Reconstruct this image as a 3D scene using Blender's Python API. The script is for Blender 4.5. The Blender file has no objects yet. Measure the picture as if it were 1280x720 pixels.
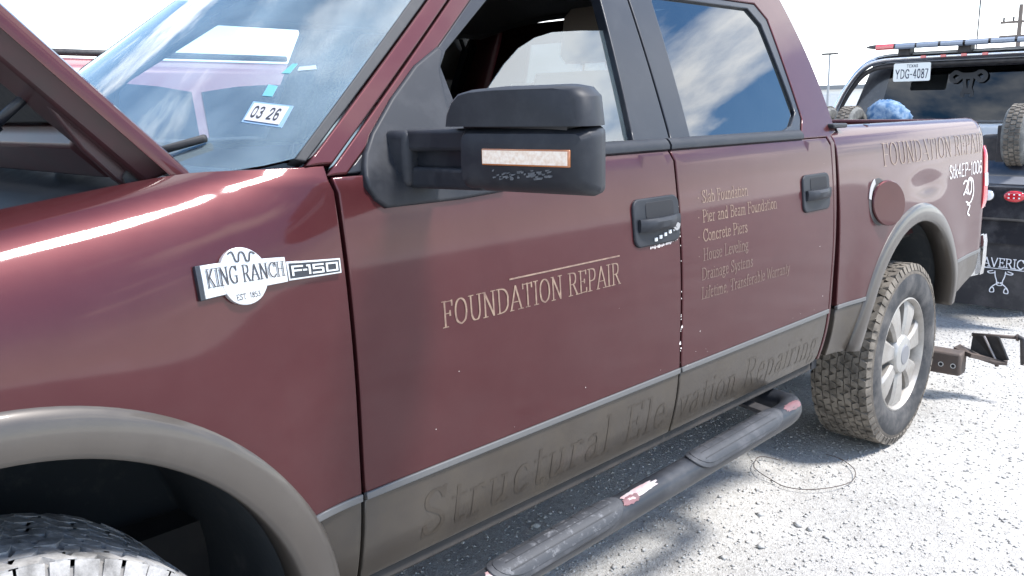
import bpy, bmesh, math, random
import numpy as np
from mathutils import Vector, Matrix
from mathutils.geometry import delaunay_2d_cdt
random.seed(4); RNG = np.random.default_rng(4)
scene = bpy.context.scene
COL = scene.collection
R = math.radians

# ------------------------------------------------------------------ camera
CAM = np.array([-3.8079, -1.3053, 1.4579]); YAW, PITCH, ROLL, FPX = 0.8115, 0.1982, -0.0179, 1112.75
def cam_axes():
    f = np.array([math.sin(YAW)*math.cos(PITCH), math.cos(YAW)*math.cos(PITCH), -math.sin(PITCH)])
    r = np.array([math.cos(YAW), -math.sin(YAW), 0.]); u = np.cross(r, f)
    return r*math.cos(ROLL)+u*math.sin(ROLL), -r*math.sin(ROLL)+u*math.cos(ROLL), f
CR, CU, CF = cam_axes()
cam = bpy.data.cameras.new('camera'); camo = bpy.data.objects.new('camera', cam); COL.objects.link(camo)
m = Matrix.Identity(4)
for i in range(3):
    m[i][0], m[i][1], m[i][2], m[i][3] = CR[i], CU[i], -CF[i], CAM[i]
camo.matrix_world = m
cam.sensor_width = 36; cam.lens = 36*FPX/1280; cam.clip_start = .05; cam.clip_end = 3000
scene.camera = camo

# ------------------------------------------------------------------ light
SUNV = Vector((0.30, -0.55, 1.0)).normalized()          # towards the sun
elev = math.asin(SUNV.z); azim = math.atan2(SUNV.x, SUNV.y)
w = bpy.data.worlds.new('World'); scene.world = w; w.use_nodes = True
nt = w.node_tree; N = nt.nodes; Lk = nt.links; N.clear()
out = N.new('ShaderNodeOutputWorld'); bg = N.new('ShaderNodeBackground'); bg.inputs[1].default_value = 0.13
sky = N.new('ShaderNodeTexSky'); sky.sky_type = 'NISHITA'; sky.sun_disc = False
sky.sun_elevation = elev; sky.sun_rotation = azim; sky.dust_density = .6; sky.air_density = 1.0
tc = N.new('ShaderNodeTexCoord'); sep = N.new('ShaderNodeSeparateXYZ'); Lk.new(tc.outputs['Generated'], sep.inputs[0])
def wmath(op, a, b=None):
    n = N.new('ShaderNodeMath'); n.operation = op
    for i, v in enumerate((a, b)):
        if v is None: continue
        if isinstance(v, (int, float)): n.inputs[i].default_value = v
        else: Lk.new(v, n.inputs[i])
    return n.outputs[0]
zc = wmath('MAXIMUM', sep.outputs[2], 0.0); den = wmath('ADD', zc, 0.22)
cmb = N.new('ShaderNodeCombineXYZ'); Lk.new(wmath('DIVIDE', sep.outputs[0], den), cmb.inputs[0]); Lk.new(wmath('DIVIDE', sep.outputs[1], den), cmb.inputs[1])
cmb.inputs[2].default_value = 14.2
noi = N.new('ShaderNodeTexNoise'); noi.inputs['Scale'].default_value = 1.5; noi.inputs['Detail'].default_value = 7; noi.inputs['Roughness'].default_value = .56
noi.inputs['Distortion'].default_value = .25
Lk.new(cmb.outputs[0], noi.inputs['Vector'])
ramp = N.new('ShaderNodeValToRGB'); ramp.color_ramp.elements[0].position = .52; ramp.color_ramp.elements[1].position = .62
Lk.new(noi.outputs['Fac'], ramp.inputs[0])
mixc = N.new('ShaderNodeMix'); mixc.data_type = 'RGBA'; Lk.new(ramp.outputs[0], mixc.inputs[0]); hs = N.new('ShaderNodeHueSaturation'); hs.inputs['Saturation'].default_value = 1.45; hs.inputs['Value'].default_value = 1.15; Lk.new(sky.outputs[0], hs.inputs['Color']); Lk.new(hs.outputs[0], mixc.inputs[6]); mixc.inputs[7].default_value = (13.5, 13.8, 14.2, 1)
hz = wmath('POWER', 2.718, wmath('MULTIPLY', zc, -11.0))
mixh = N.new('ShaderNodeMix'); mixh.data_type = 'RGBA'; Lk.new(hz, mixh.inputs[0]); Lk.new(mixc.outputs[2], mixh.inputs[6]); mixh.inputs[7].default_value = (13.5, 14.0, 14.4, 1)
Lk.new(mixh.outputs[2], bg.inputs[0]); Lk.new(bg.outputs[0], out.inputs[0])
sun = bpy.data.lights.new('sun', 'SUN'); sun.energy = 3.8; sun.angle = R(11.0); sun.color = (1, .97, .935)
suno = bpy.data.objects.new('sun', sun); COL.objects.link(suno)
suno.rotation_euler = (-SUNV).to_track_quat('-Z', 'Y').to_euler(); suno.location = (0, -6, 12)
vs = scene.view_settings; vs.view_transform = 'Standard'; vs.look = 'None'; vs.exposure = 1.0; vs.gamma = 1.0

# ------------------------------------------------------------------ pixel helpers (a pixel gives a direction only)
def ray(u, v): return CF + CR*(u-640)/FPX - CU*(v-360)/FPX
def at_y(u, v, y): d = ray(u, v); return CAM + (y-CAM[1])/d[1]*d
def at_z(u, v, z): d = ray(u, v); return CAM + (z-CAM[2])/d[2]*d
def at_x(u, v, x): d = ray(u, v); return CAM + (x-CAM[0])/d[0]*d
K = .46; CW = 1.92        # tumblehome of the glasshouse; cab width
def S(x, z):
    if z < .75: y = .03*((.75-max(z, .5))/.2)**2
    elif z < .9: y = 0.
    elif z < 1.335: y = .19*(z-.9)**2
    else: y = .0479 + K*(z-1.335) + .10*(z-1.335)*(z-1.80)
    return y
def on_s(u, v, off=0.):
    y = 0.
    for i in range(50):
        P = at_y(u, v, y+off); y = .5*y + .5*S(P[0], P[2])
    P = at_y(u, v, y+off); return (P[0], P[2])
def xline(a, b):
    (x0, z0), (x1, z1) = on_s(*a), on_s(*b)
    return lambda z: x0 + (z-z0)*(x1-x0)/(z1-z0)

# ------------------------------------------------------------------ materials
MATS = {}
def mat(name, base=(.5,.5,.5), rough=.5, metal=0., coat=0., coat_r=.05, spec=.5, emit=None, estr=0., noise=None, bump=None, dust=None):
    """noise=(scale, colour, amount) blotches of a second colour; bump=(scale,strength,dist); dust=(colour, amount, scale, up) settled dirt"""
    if name in MATS: return MATS[name]
    mm = bpy.data.materials.new(name); mm.use_nodes = True; n = mm.node_tree.nodes; l = mm.node_tree.links
    b = n['Principled BSDF']
    b.inputs['Base Color'].default_value = (*base, 1); b.inputs['Roughness'].default_value = rough; b.inputs['Metallic'].default_value = metal
    b.inputs['Coat Weight'].default_value = coat; b.inputs['Coat Roughness'].default_value = coat_r; b.inputs['Specular IOR Level'].default_value = spec
    if emit: b.inputs['Emission Color'].default_value = (*emit, 1); b.inputs['Emission Strength'].default_value = estr
    tcn = n.new('ShaderNodeTexCoord'); cur = None
    def tex(scale, detail=5, rough_=.6):
        t = n.new('ShaderNodeTexNoise'); t.inputs['Scale'].default_value = scale; t.inputs['Detail'].default_value = detail; t.inputs['Roughness'].default_value = rough_
        l.new(tcn.outputs['Object'], t.inputs['Vector']); return t.outputs['Fac']
    def mix(fac, a, c):
        x = n.new('ShaderNodeMix'); x.data_type = 'RGBA'; l.new(fac, x.inputs[0])
        if isinstance(a, tuple): x.inputs[6].default_value = (*a, 1)
        else: l.new(a, x.inputs[6])
        x.inputs[7].default_value = (*c, 1); return x.outputs[2]
    cur = base
    if noise:
        rp = n.new('ShaderNodeValToRGB'); rp.color_ramp.elements[0].position = .38; rp.color_ramp.elements[1].position = .72
        rp.color_ramp.elements[1].color = (noise[2],)*3+(1,); l.new(tex(noise[0]), rp.inputs[0]); cur = mix(rp.outputs[0], cur, noise[1])
    if dust:
        rp = n.new('ShaderNodeValToRGB'); rp.color_ramp.elements[0].position = dust[4] if len(dust) > 4 else .42; rp.color_ramp.elements[1].position = (dust[4] if len(dust) > 4 else .42)+.22
        rp.color_ramp.elements[1].color = (dust[1],)*3+(1,); l.new(tex(dust[2], 8, .68), rp.inputs[0]); fac = rp.outputs[0]
        if dust[3]:
            g = n.new('ShaderNodeNewGeometry'); s = n.new('ShaderNodeSeparateXYZ'); l.new(g.outputs['Normal'], s.inputs[0])
            mr = n.new('ShaderNodeMapRange'); mr.inputs[1].default_value = .1; mr.inputs[2].default_value = .9; l.new(s.outputs[2], mr.inputs[0])
            ad = n.new('ShaderNodeMath'); ad.operation = 'MULTIPLY'; l.new(mr.outputs[0], ad.inputs[0]); l.new(fac, ad.inputs[1]); fac = ad.outputs[0]
        cur = mix(fac, cur, dust[0])
        ra = n.new('ShaderNodeMath'); ra.operation = 'MULTIPLY_ADD'; l.new(fac, ra.inputs[0]); ra.inputs[1].default_value = .45; ra.inputs[2].default_value = rough; ra.use_clamp = True
        l.new(ra.outputs[0], b.inputs['Roughness'])
    if not isinstance(cur, tuple): l.new(cur, b.inputs['Base Color'])
    if bump:
        bp = n.new('ShaderNodeBump'); bp.inputs['Strength'].default_value = bump[1]; bp.inputs['Distance'].default_value = bump[2]
        l.new(tex(bump[0], 4), bp.inputs['Height']); l.new(bp.outputs[0], b.inputs['Normal'])
        if coat: l.new(bp.outputs[0], b.inputs['Coat Normal'])
    MATS[name] = mm; return mm
def glass(name, tint, ior=1.6, rough=0., haze_film=0.):
    mm = bpy.data.materials.new(name); mm.use_nodes = True; n = mm.node_tree.nodes; l = mm.node_tree.links; n.clear()
    o = n.new('ShaderNodeOutputMaterial'); mx = n.new('ShaderNodeMixShader'); fr = n.new('ShaderNodeFresnel'); fr.inputs[0].default_value = ior
    t = n.new('ShaderNodeBsdfTransparent'); t.inputs[0].default_value = (*tint, 1); g = n.new('ShaderNodeBsdfGlossy'); g.inputs['Roughness'].default_value = rough
    l.new(fr.outputs[0], mx.inputs[0]); l.new(t.outputs[0], mx.inputs[1]); l.new(g.outputs[0], mx.inputs[2]); df = n.new('ShaderNodeBsdfDiffuse'); df.inputs[0].default_value = (.62, .80, .88, 1); m2 = n.new('ShaderNodeMixShader')  # diffuse film: dust, with bright sky haze painted in as its pale blue
    tcn = n.new('ShaderNodeTexCoord'); no = n.new('ShaderNodeTexNoise'); no.inputs['Scale'].default_value = 5; no.inputs['Detail'].default_value = 6; l.new(tcn.outputs['Object'], no.inputs['Vector'])
    mu = n.new('ShaderNodeMapRange'); mu.inputs[1].default_value = .3; mu.inputs[2].default_value = .75; mu.inputs[3].default_value = haze_film*.6; mu.inputs[4].default_value = haze_film*1.5; l.new(no.outputs['Fac'], mu.inputs[0]); l.new(mu.outputs[0], m2.inputs[0])
    l.new(mx.outputs[0], m2.inputs[1]); l.new(df.outputs[0], m2.inputs[2]); l.new(m2.outputs[0], o.inputs[0])
    MATS[name] = mm; return mm
MAROON = mat('maroon_paint', (.060, .0130, .0155), .46, .52, .55, .06, spec=.12, noise=(9, (.068, .0165, .0185), .7), bump=(3.0, .02, .02), dust=((.22, .17, .16), .035, 2.0, False, .45))
MAROOND = mat('maroon_paint_inside', (.045, .014, .017), .5, .1, .3, .2, noise=(14, (.025, .015, .015), .8))
TAN = mat('tan_paint', (.060, .051, .043), .42, .2, .35, .12, spec=.2, noise=(5, (.049, .040, .032), .9), dust=((.092, .075, .054), .35, 7, False, .46), bump=(60, .03, .002))
FLARE = mat('tan_flare_paint', (.066, .057, .049), .40, .2, .45, .10, spec=.3, noise=(6, (.055, .047, .041), .8), dust=((.098, .088, .076), .30, 5, False, .5))
SILVER = mat('accent_silver', (.105, .105, .105), .42, .1, .05)
BLACK = mat('black_plastic', (.014, .016, .021), .50, 0, 0, spec=.3, bump=(400, .08, .001), dust=((.07, .072, .08), .25, 12, False, .45))
GLOSSB = mat('black_gloss_trim', (.011, .013, .018), .34, 0, .15, .15, spec=.3, dust=((.06, .062, .068), .25, 9, False, .5))
RUB = mat('black_rubber', (.014, .015, .018), .6, dust=((.10, .10, .10), .3, 20, False, .5))
DARK = mat('dark_cavity', (.012, .013, .016), .85)
UNDER = mat('underbody', (.022, .020, .019), .8, 0, noise=(8, (.05, .042, .036), .8))
LINER = mat('wheel_liner', (.022, .027, .032), .75, dust=((.20, .18, .16), .25, 14, False, .56), bump=(15, .2, .01))
TYRE = mat('tyre_rubber', (.017, .018, .021), .75, dust=((.26, .24, .22), .35, 6, False, .42), bump=(80, .2, .002))
TREAD = mat('tyre_tread_dusty', (.065, .057, .048), .85, dust=((.20, .175, .145), .85, 14, False, .36), bump=(120, .4, .003))
RIM = mat('wheel_alloy', (.33, .31, .285), .42, .45, .25, .12, dust=((.21, .185, .155), .6, 9, False, .42))
CHROME = mat('chrome', (.55, .56, .58), .14, 1., dust=((.26, .25, .24), .35, 14, False, .48))
STEEL = mat('step_black_paint', (.016, .018, .023), .42, .0, .12, .15, spec=.35, dust=((.11, .11, .115), .35, 8, False, .47), bump=(30, .06, .004))
RUST = mat('rusty_steel', (.085, .068, .060), .7, .2, noise=(14, (.12, .085, .068), .8), bump=(50, .4, .004))
DKSTEEL = mat('dark_painted_steel', (.035, .034, .036), .55, .3, noise=(20, (.09, .08, .075), .6))
GLASS_W = glass('windshield_glass', (.74, .86, .92), 2.05, 0., .17)
GLASS_F = glass('front_window_glass', (.72, .84, .83), 2.3, 0., .05)
GLASS_R = glass('privacy_glass', (.05, .06, .07), 2.4, 0., .012)
GLASS_C = glass('far_window_glass', (.86, .92, .94), 1.45)
GLASS_D = glass('dark_glass', (.10, .12, .14), 1.6)
WHITE = mat('white_paint', (.78, .78, .78), .4, 0, .4)
BEIGE = mat('seat_leather', (.30, .25, .20), .55, bump=(60, .2, .003))
GREYT = mat('grey_trim', (.13, .125, .12), .6)
DASH = mat('dash_plastic', (.035, .037, .042), .6)
LETTER = mat('worn_gold_lettering', (.23, .155, .108), .5, 0, .2, noise=(60, (.10, .045, .038), .85))
LETTER2 = mat('faded_lettering', (.15, .095, .072), .5, 0, .3, noise=(60, (.085, .035, .03), .8))
GHOST = mat('ghost_lettering', (.048, .039, .031), .44, .2, .35, .13, spec=.2, noise=(14, (.070, .057, .044), 1.))
CHALK = mat('white_marker', (.78, .78, .76), .7, noise=(90, (.4, .3, .3), .5))
RED = mat('red_lens', (.55, .02, .03), .12, 0, 1., .03)
REDL = mat('red_lens_pale', (.60, .10, .11), .15, 0, 1., .03)
AMBER = mat('amber_lens', (.36, .13, .045), .15, 0, 1., .03)
LENS = mat('clear_lens', (.80, .80, .80), .12, 0, 1., .03)

# ------------------------------------------------------------------ mesh helpers
def link(o, parent=None):
    COL.objects.link(o)
    if parent is not None: o.parent = parent; o.matrix_parent_inverse = parent.matrix_world.inverted() if False else Matrix.Translation(-Vector(ROOT.get(parent.name, (0, 0, 0))))
    return o
ROOT = {}
def mk(name, verts, faces, material, parent=None, smooth=False, recalc=True, normals=None, bevel=0, bsegs=2, autos=None):
    me = bpy.data.meshes.new(name); me.from_pydata([tuple(map(float, v)) for v in verts], [], faces)
    if recalc:
        bm = bmesh.new(); bm.from_mesh(me); bmesh.ops.recalc_face_normals(bm, faces=bm.faces); bm.to_mesh(me); bm.free()
    me.materials.append(material); me.update()
    if smooth: me.shade_smooth()
    if autos is not None: me.shade_smooth(); me.set_sharp_from_angle(angle=R(autos))
    if normals is not None: me.shade_smooth(); me.normals_split_custom_set_from_vertices([tuple(map(float, v)) for v in normals])
    o = bpy.data.objects.new(name, me); link(o, parent)
    if bevel:
        bv = o.modifiers.new('bevel', 'BEVEL'); bv.width = bevel; bv.segments = bsegs; bv.limit_method = 'ANGLE'; bv.angle_limit = R(35)
        me.shade_smooth(); me.set_sharp_from_angle(angle=R(60))
    return o
def thing(name, label, cat, loc=(0, 0, 0), group=None):
    o = bpy.data.objects.new(name, None); COL.objects.link(o); o.location = loc; ROOT[o.name] = loc
    o.empty_display_size = .2; o['label'] = label; o['category'] = cat
    if group: o['group'] = group
    return o
def tag(o, label, cat, group=None, kind=None):
    o['label'] = label; o['category'] = cat
    if group: o['group'] = group
    if kind: o['kind'] = kind
class MB:
    def __init__(s): s.v = []; s.f = []
    def add(s, v, f): b = len(s.v); s.v += [tuple(map(float, q)) for q in v]; s.f += [tuple(b+i for i in q) for q in f]; return s
    def box(s, lo, hi):
        x0, y0, z0 = lo; x1, y1, z1 = hi
        return s.add([(x0,y0,z0),(x1,y0,z0),(x1,y1,z0),(x0,y1,z0),(x0,y0,z1),(x1,y0,z1),(x1,y1,z1),(x0,y1,z1)],
                     [(0,3,2,1),(4,5,6,7),(0,1,5,4),(1,2,6,5),(2,3,7,6),(3,0,4,7)])
    def hexa(s, a, b):      # two quads, loops in the same order
        return s.add(list(a)+list(b), [(0,3,2,1),(4,5,6,7),(0,1,5,4),(1,2,6,5),(2,3,7,6),(3,0,4,7)])
    def bar(s, a, b, wd, ht, up=(0,0,1)):
        a, b = Vector(a), Vector(b); d = (b-a).normalized(); sd = d.cross(Vector(up)).normalized(); u = sd.cross(d)
        q = lambda P: [P+sd*(-wd/2)+u*(-ht/2), P+sd*(wd/2)+u*(-ht/2), P+sd*(wd/2)+u*(ht/2), P+sd*(-wd/2)+u*(ht/2)]
        return s.hexa(q(a), q(b))
    def tube(s, path, r, n=12, cap=True, closed=False):
        P = [Vector(q) for q in path]; rr = r if isinstance(r, (list, tuple)) else [r]*len(P); up = None; rings = []
        for i, q in enumerate(P):
            if closed: d = P[(i+1) % len(P)]-P[i-1]
            else: d = P[min(i+1, len(P)-1)]-P[max(i-1, 0)]
            d.normalize()
            if up is None: up = d.orthogonal().normalized()
            up = (up-d*up.dot(d)).normalized(); sd = d.cross(up)
            rings.append([q+(up*math.cos(2*math.pi*k/n)+sd*math.sin(2*math.pi*k/n))*rr[i] for k in range(n)])
        return s.loft(rings, cap and not closed, closed)
    def loft(s, rings, cap=True, closed=False):
        n = len(rings[0]); v = [q for g in rings for q in g]; f = []
        for i in range(len(rings)-(0 if closed else 1)):
            a, b = i*n, ((i+1) % len(rings))*n
            f += [(a+k, a+(k+1) % n, b+(k+1) % n, b+k) for k in range(n)]
        if cap: f += [tuple(range(n-1, -1, -1)), tuple(range((len(rings)-1)*n, len(rings)*n))]
        return s.add(v, f)
    def lathe(s, prof, c, n=48, axis='y', closed=False, a0=0, a1=2*math.pi):     # prof: (radius, along)
        full = abs(a1-a0-2*math.pi) < 1e-6; cnt = n if full else n+1; v = []; f = []
        for k in range(cnt):
            a = a0+(a1-a0)*k/n; ca, sa = math.cos(a), math.sin(a)
            for r_, t in prof:
                v.append({'y': (c[0]+r_*ca, c[1]+t, c[2]+r_*sa), 'z': (c[0]+r_*ca, c[1]+r_*sa, c[2]+t), 'x': (c[0]+t, c[1]+r_*ca, c[2]+r_*sa)}[axis])
        m_ = len(prof)
        for k in range(n):
            k2 = (k+1) % cnt
            for j in range(m_-(0 if closed else 1)):
                j2 = (j+1) % m_
                f.append((k*m_+j, k2*m_+j, k2*m_+j2, k*m_+j2))
        return s.add(v, f)
    def sphere(s, c, r, n=12):
        r = (r,)*3 if isinstance(r, (int, float)) else r; rings = []
        for i in range(1, n//2+1):
            t = math.pi*i/(n//2+1); rings.append([(c[0]+r[0]*math.sin(t)*math.cos(2*math.pi*k/n), c[1]+r[1]*math.sin(t)*math.sin(2*math.pi*k/n), c[2]+r[2]*math.cos(t)) for k in range(n)])
        return s.loft(rings)
    def prism(s, poly, vec):
        n = len(poly); v = [Vector(q) for q in poly]; v2 = [q+Vector(vec) for q in v]
        return s.add(v+v2, [tuple(range(n)), tuple(range(2*n-1, n-1, -1))]+[(k, k+n, (k+1) % n+n, (k+1) % n) for k in range(n)])
    def obj(s, name, material, parent=None, **kw): return mk(name, s.v, s.f, material, parent, **kw)
def rrect(w_, h_, r, n=5):
    pts = []
    for cx, cy, a in ((w_/2-r, h_/2-r, 0), (-w_/2+r, h_/2-r, 90), (-w_/2+r, -h_/2+r, 180), (w_/2-r, -h_/2+r, 270)):
        pts += [(cx+r*math.cos(R(a+90*k/n)), cy+r*math.sin(R(a+90*k/n))) for k in range(n+1)]
    return pts
def arc(cx, cz, r, a0, a1, n): return [(cx+r*math.cos(R(a0+(a1-a0)*k/n)), cz+r*math.sin(R(a0+(a1-a0)*k/n))) for k in range(n+1)]
def catmull(pts, n=6, closed=False):
    P = [np.array(q, float) for q in pts]; L_ = len(P); outp = []
    for i in range(L_ if closed else L_-1):
        p0, p1, p2, p3 = [P[j % L_] if closed else P[min(max(j, 0), L_-1)] for j in (i-1, i, i+1, i+2)]
        for k in range(n):
            t = k/n; outp.append(tuple(.5*((2*p1)+(p2-p0)*t+(2*p0-5*p1+4*p2-p3)*t*t+(3*p1-p0-3*p2+p3)*t**3)))
    if not closed: outp.append(tuple(P[-1]))
    return outp

def inside(pt, poly):
    x, y = pt; c = False; j = len(poly)-1
    for i in range(len(poly)):
        if (poly[i][1] > y) != (poly[j][1] > y) and x < (poly[j][0]-poly[i][0])*(y-poly[i][1])/(poly[j][1]-poly[i][1])+poly[i][0]: c = not c
        j = i
    return c
def resample(poly, d):
    o_ = []
    for i in range(len(poly)):
        a, b = poly[i], poly[(i+1) % len(poly)]; n = max(1, int(math.ceil(math.hypot(b[0]-a[0], b[1]-a[1])/d)))
        o_ += [(a[0]+(b[0]-a[0])*k/n, a[1]+(b[1]-a[1])*k/n) for k in range(n)]
    return o_
def area(p): return .5*sum(p[i][0]*p[(i+1) % len(p)][1]-p[(i+1) % len(p)][0]*p[i][1] for i in range(len(p)))
def offset(poly, e):        # poly counter-clockwise, inwards by e
    n = len(poly); o_ = []
    for i in range(n):
        a, b, c = poly[i-1], poly[i], poly[(i+1) % n]
        d1 = (b[0]-a[0], b[1]-a[1]); d2 = (c[0]-b[0], c[1]-b[1]); l1 = math.hypot(*d1) or 1e-9; l2 = math.hypot(*d2) or 1e-9
        n1 = (-d1[1]/l1, d1[0]/l1); n2 = (-d2[1]/l2, d2[0]/l2); mx, my = n1[0]+n2[0], n1[1]+n2[1]; q = mx*mx+my*my
        k = min(2*e/max(q, .35), e*2.2); o_.append((b[0]+mx*k, b[1]+my*k))
    return o_
def side_map(off=0.): return lambda x, s: (x, S(x, s)+off, s)
def panel(name, outline, fmap, material, parent=None, grid=.035, holes=(), edge=.004, depth=.022, mirror=False):
    """a sheet-metal panel: outline in (x,s) laid over fmap, with a rounded edge and a folded-in flange"""
    loops = []
    for k, L_ in enumerate([outline]+list(holes)):
        L_ = list(L_)
        if (area(L_) > 0) != (k == 0): L_.reverse()
        loops.append(resample(L_, grid))
    rin = [offset(L_, edge) for L_ in loops]
    pts = [q for L_ in rin for q in L_]; edges = []; b = 0
    for L_ in rin: n = len(L_); edges += [(b+i, b+(i+1) % n) for i in range(n)]; b += n
    nb = len(pts); xs = [q[0] for q in rin[0]]; ys = [q[1] for q in rin[0]]; bp = np.array(pts)
    gx = np.arange(min(xs)+grid*.5, max(xs), grid); gy = np.arange(min(ys)+grid*.5, max(ys), grid)
    for j, y in enumerate(gy):
        for x in gx:
            q = (x+(grid*.25 if j % 2 else -grid*.25), y)
            if inside(q, rin[0]) and not any(inside(q, h) for h in rin[1:]) and np.min(np.abs(bp-q).max(axis=1)) > grid*.45: pts.append(q)
    V, E_, F_, ov, _, _ = delaunay_2d_cdt([Vector(q) for q in pts], edges, [], 0, 1e-7)
    tris = []
    for f in F_:
        c = ((V[f[0]].x+V[f[1]].x+V[f[2]].x)/3, (V[f[0]].y+V[f[1]].y+V[f[2]].y)/3)
        if inside(c, rin[0]) and not any(inside(c, h) for h in rin[1:]): tris.append(tuple(f))
    h = 2e-4
    def nrm(x, s):
        a, b_, c, d = [np.array(fmap(*q)) for q in ((x+h, s), (x-h, s), (x, s+h), (x, s-h))]
        nn = np.cross(a-b_, c-d); return nn/(np.linalg.norm(nn) or 1)
    vv = [np.array(fmap(q.x, q.y)) for q in V]; nn = [nrm(q.x, q.y) for q in V]; faces = list(tris)
    lookup = {}
    for i, src in enumerate(ov):
        for s_ in src: lookup[s_] = i
    b = 0
    for L_, I_ in zip(loops, rin):
        n = len(L_); base = len(vv)
        for i in range(n):
            nm = nrm(*L_[i]); P = np.array(fmap(*L_[i])); inn = np.array(fmap(*I_[i])); o2 = P-inn; o2 = o2-nm*o2.dot(nm); o2 = o2/(np.linalg.norm(o2) or 1)
            vv.append(inn+(P-inn)*.72-nm*edge*.28); nn.append((nm+o2)/np.linalg.norm(nm+o2) if np.linalg.norm(nm+o2) > 1e-6 else nm)
            vv.append(P-nm*edge); nn.append(o2); vv.append(P-nm*depth); nn.append(o2)
        for i in range(n):
            j = (i+1) % n; a0, a1 = lookup[b+i], lookup[b+j]
            p0, p1 = base+3*i, base+3*j
            faces += [(a0, p0, p1, a1), (p0, p0+1, p1+1, p1), (p0+1, p0+2, p1+2, p1+1)]
        b += n
    if mirror:
        vv = [(q[0], CW-q[1], q[2]) for q in vv]; nn = [(q[0], -q[1], q[2]) for q in nn]; faces = [tuple(reversed(f)) for f in faces]
    return mk(name, vv, faces, material, parent, recalc=False, normals=nn)

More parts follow.
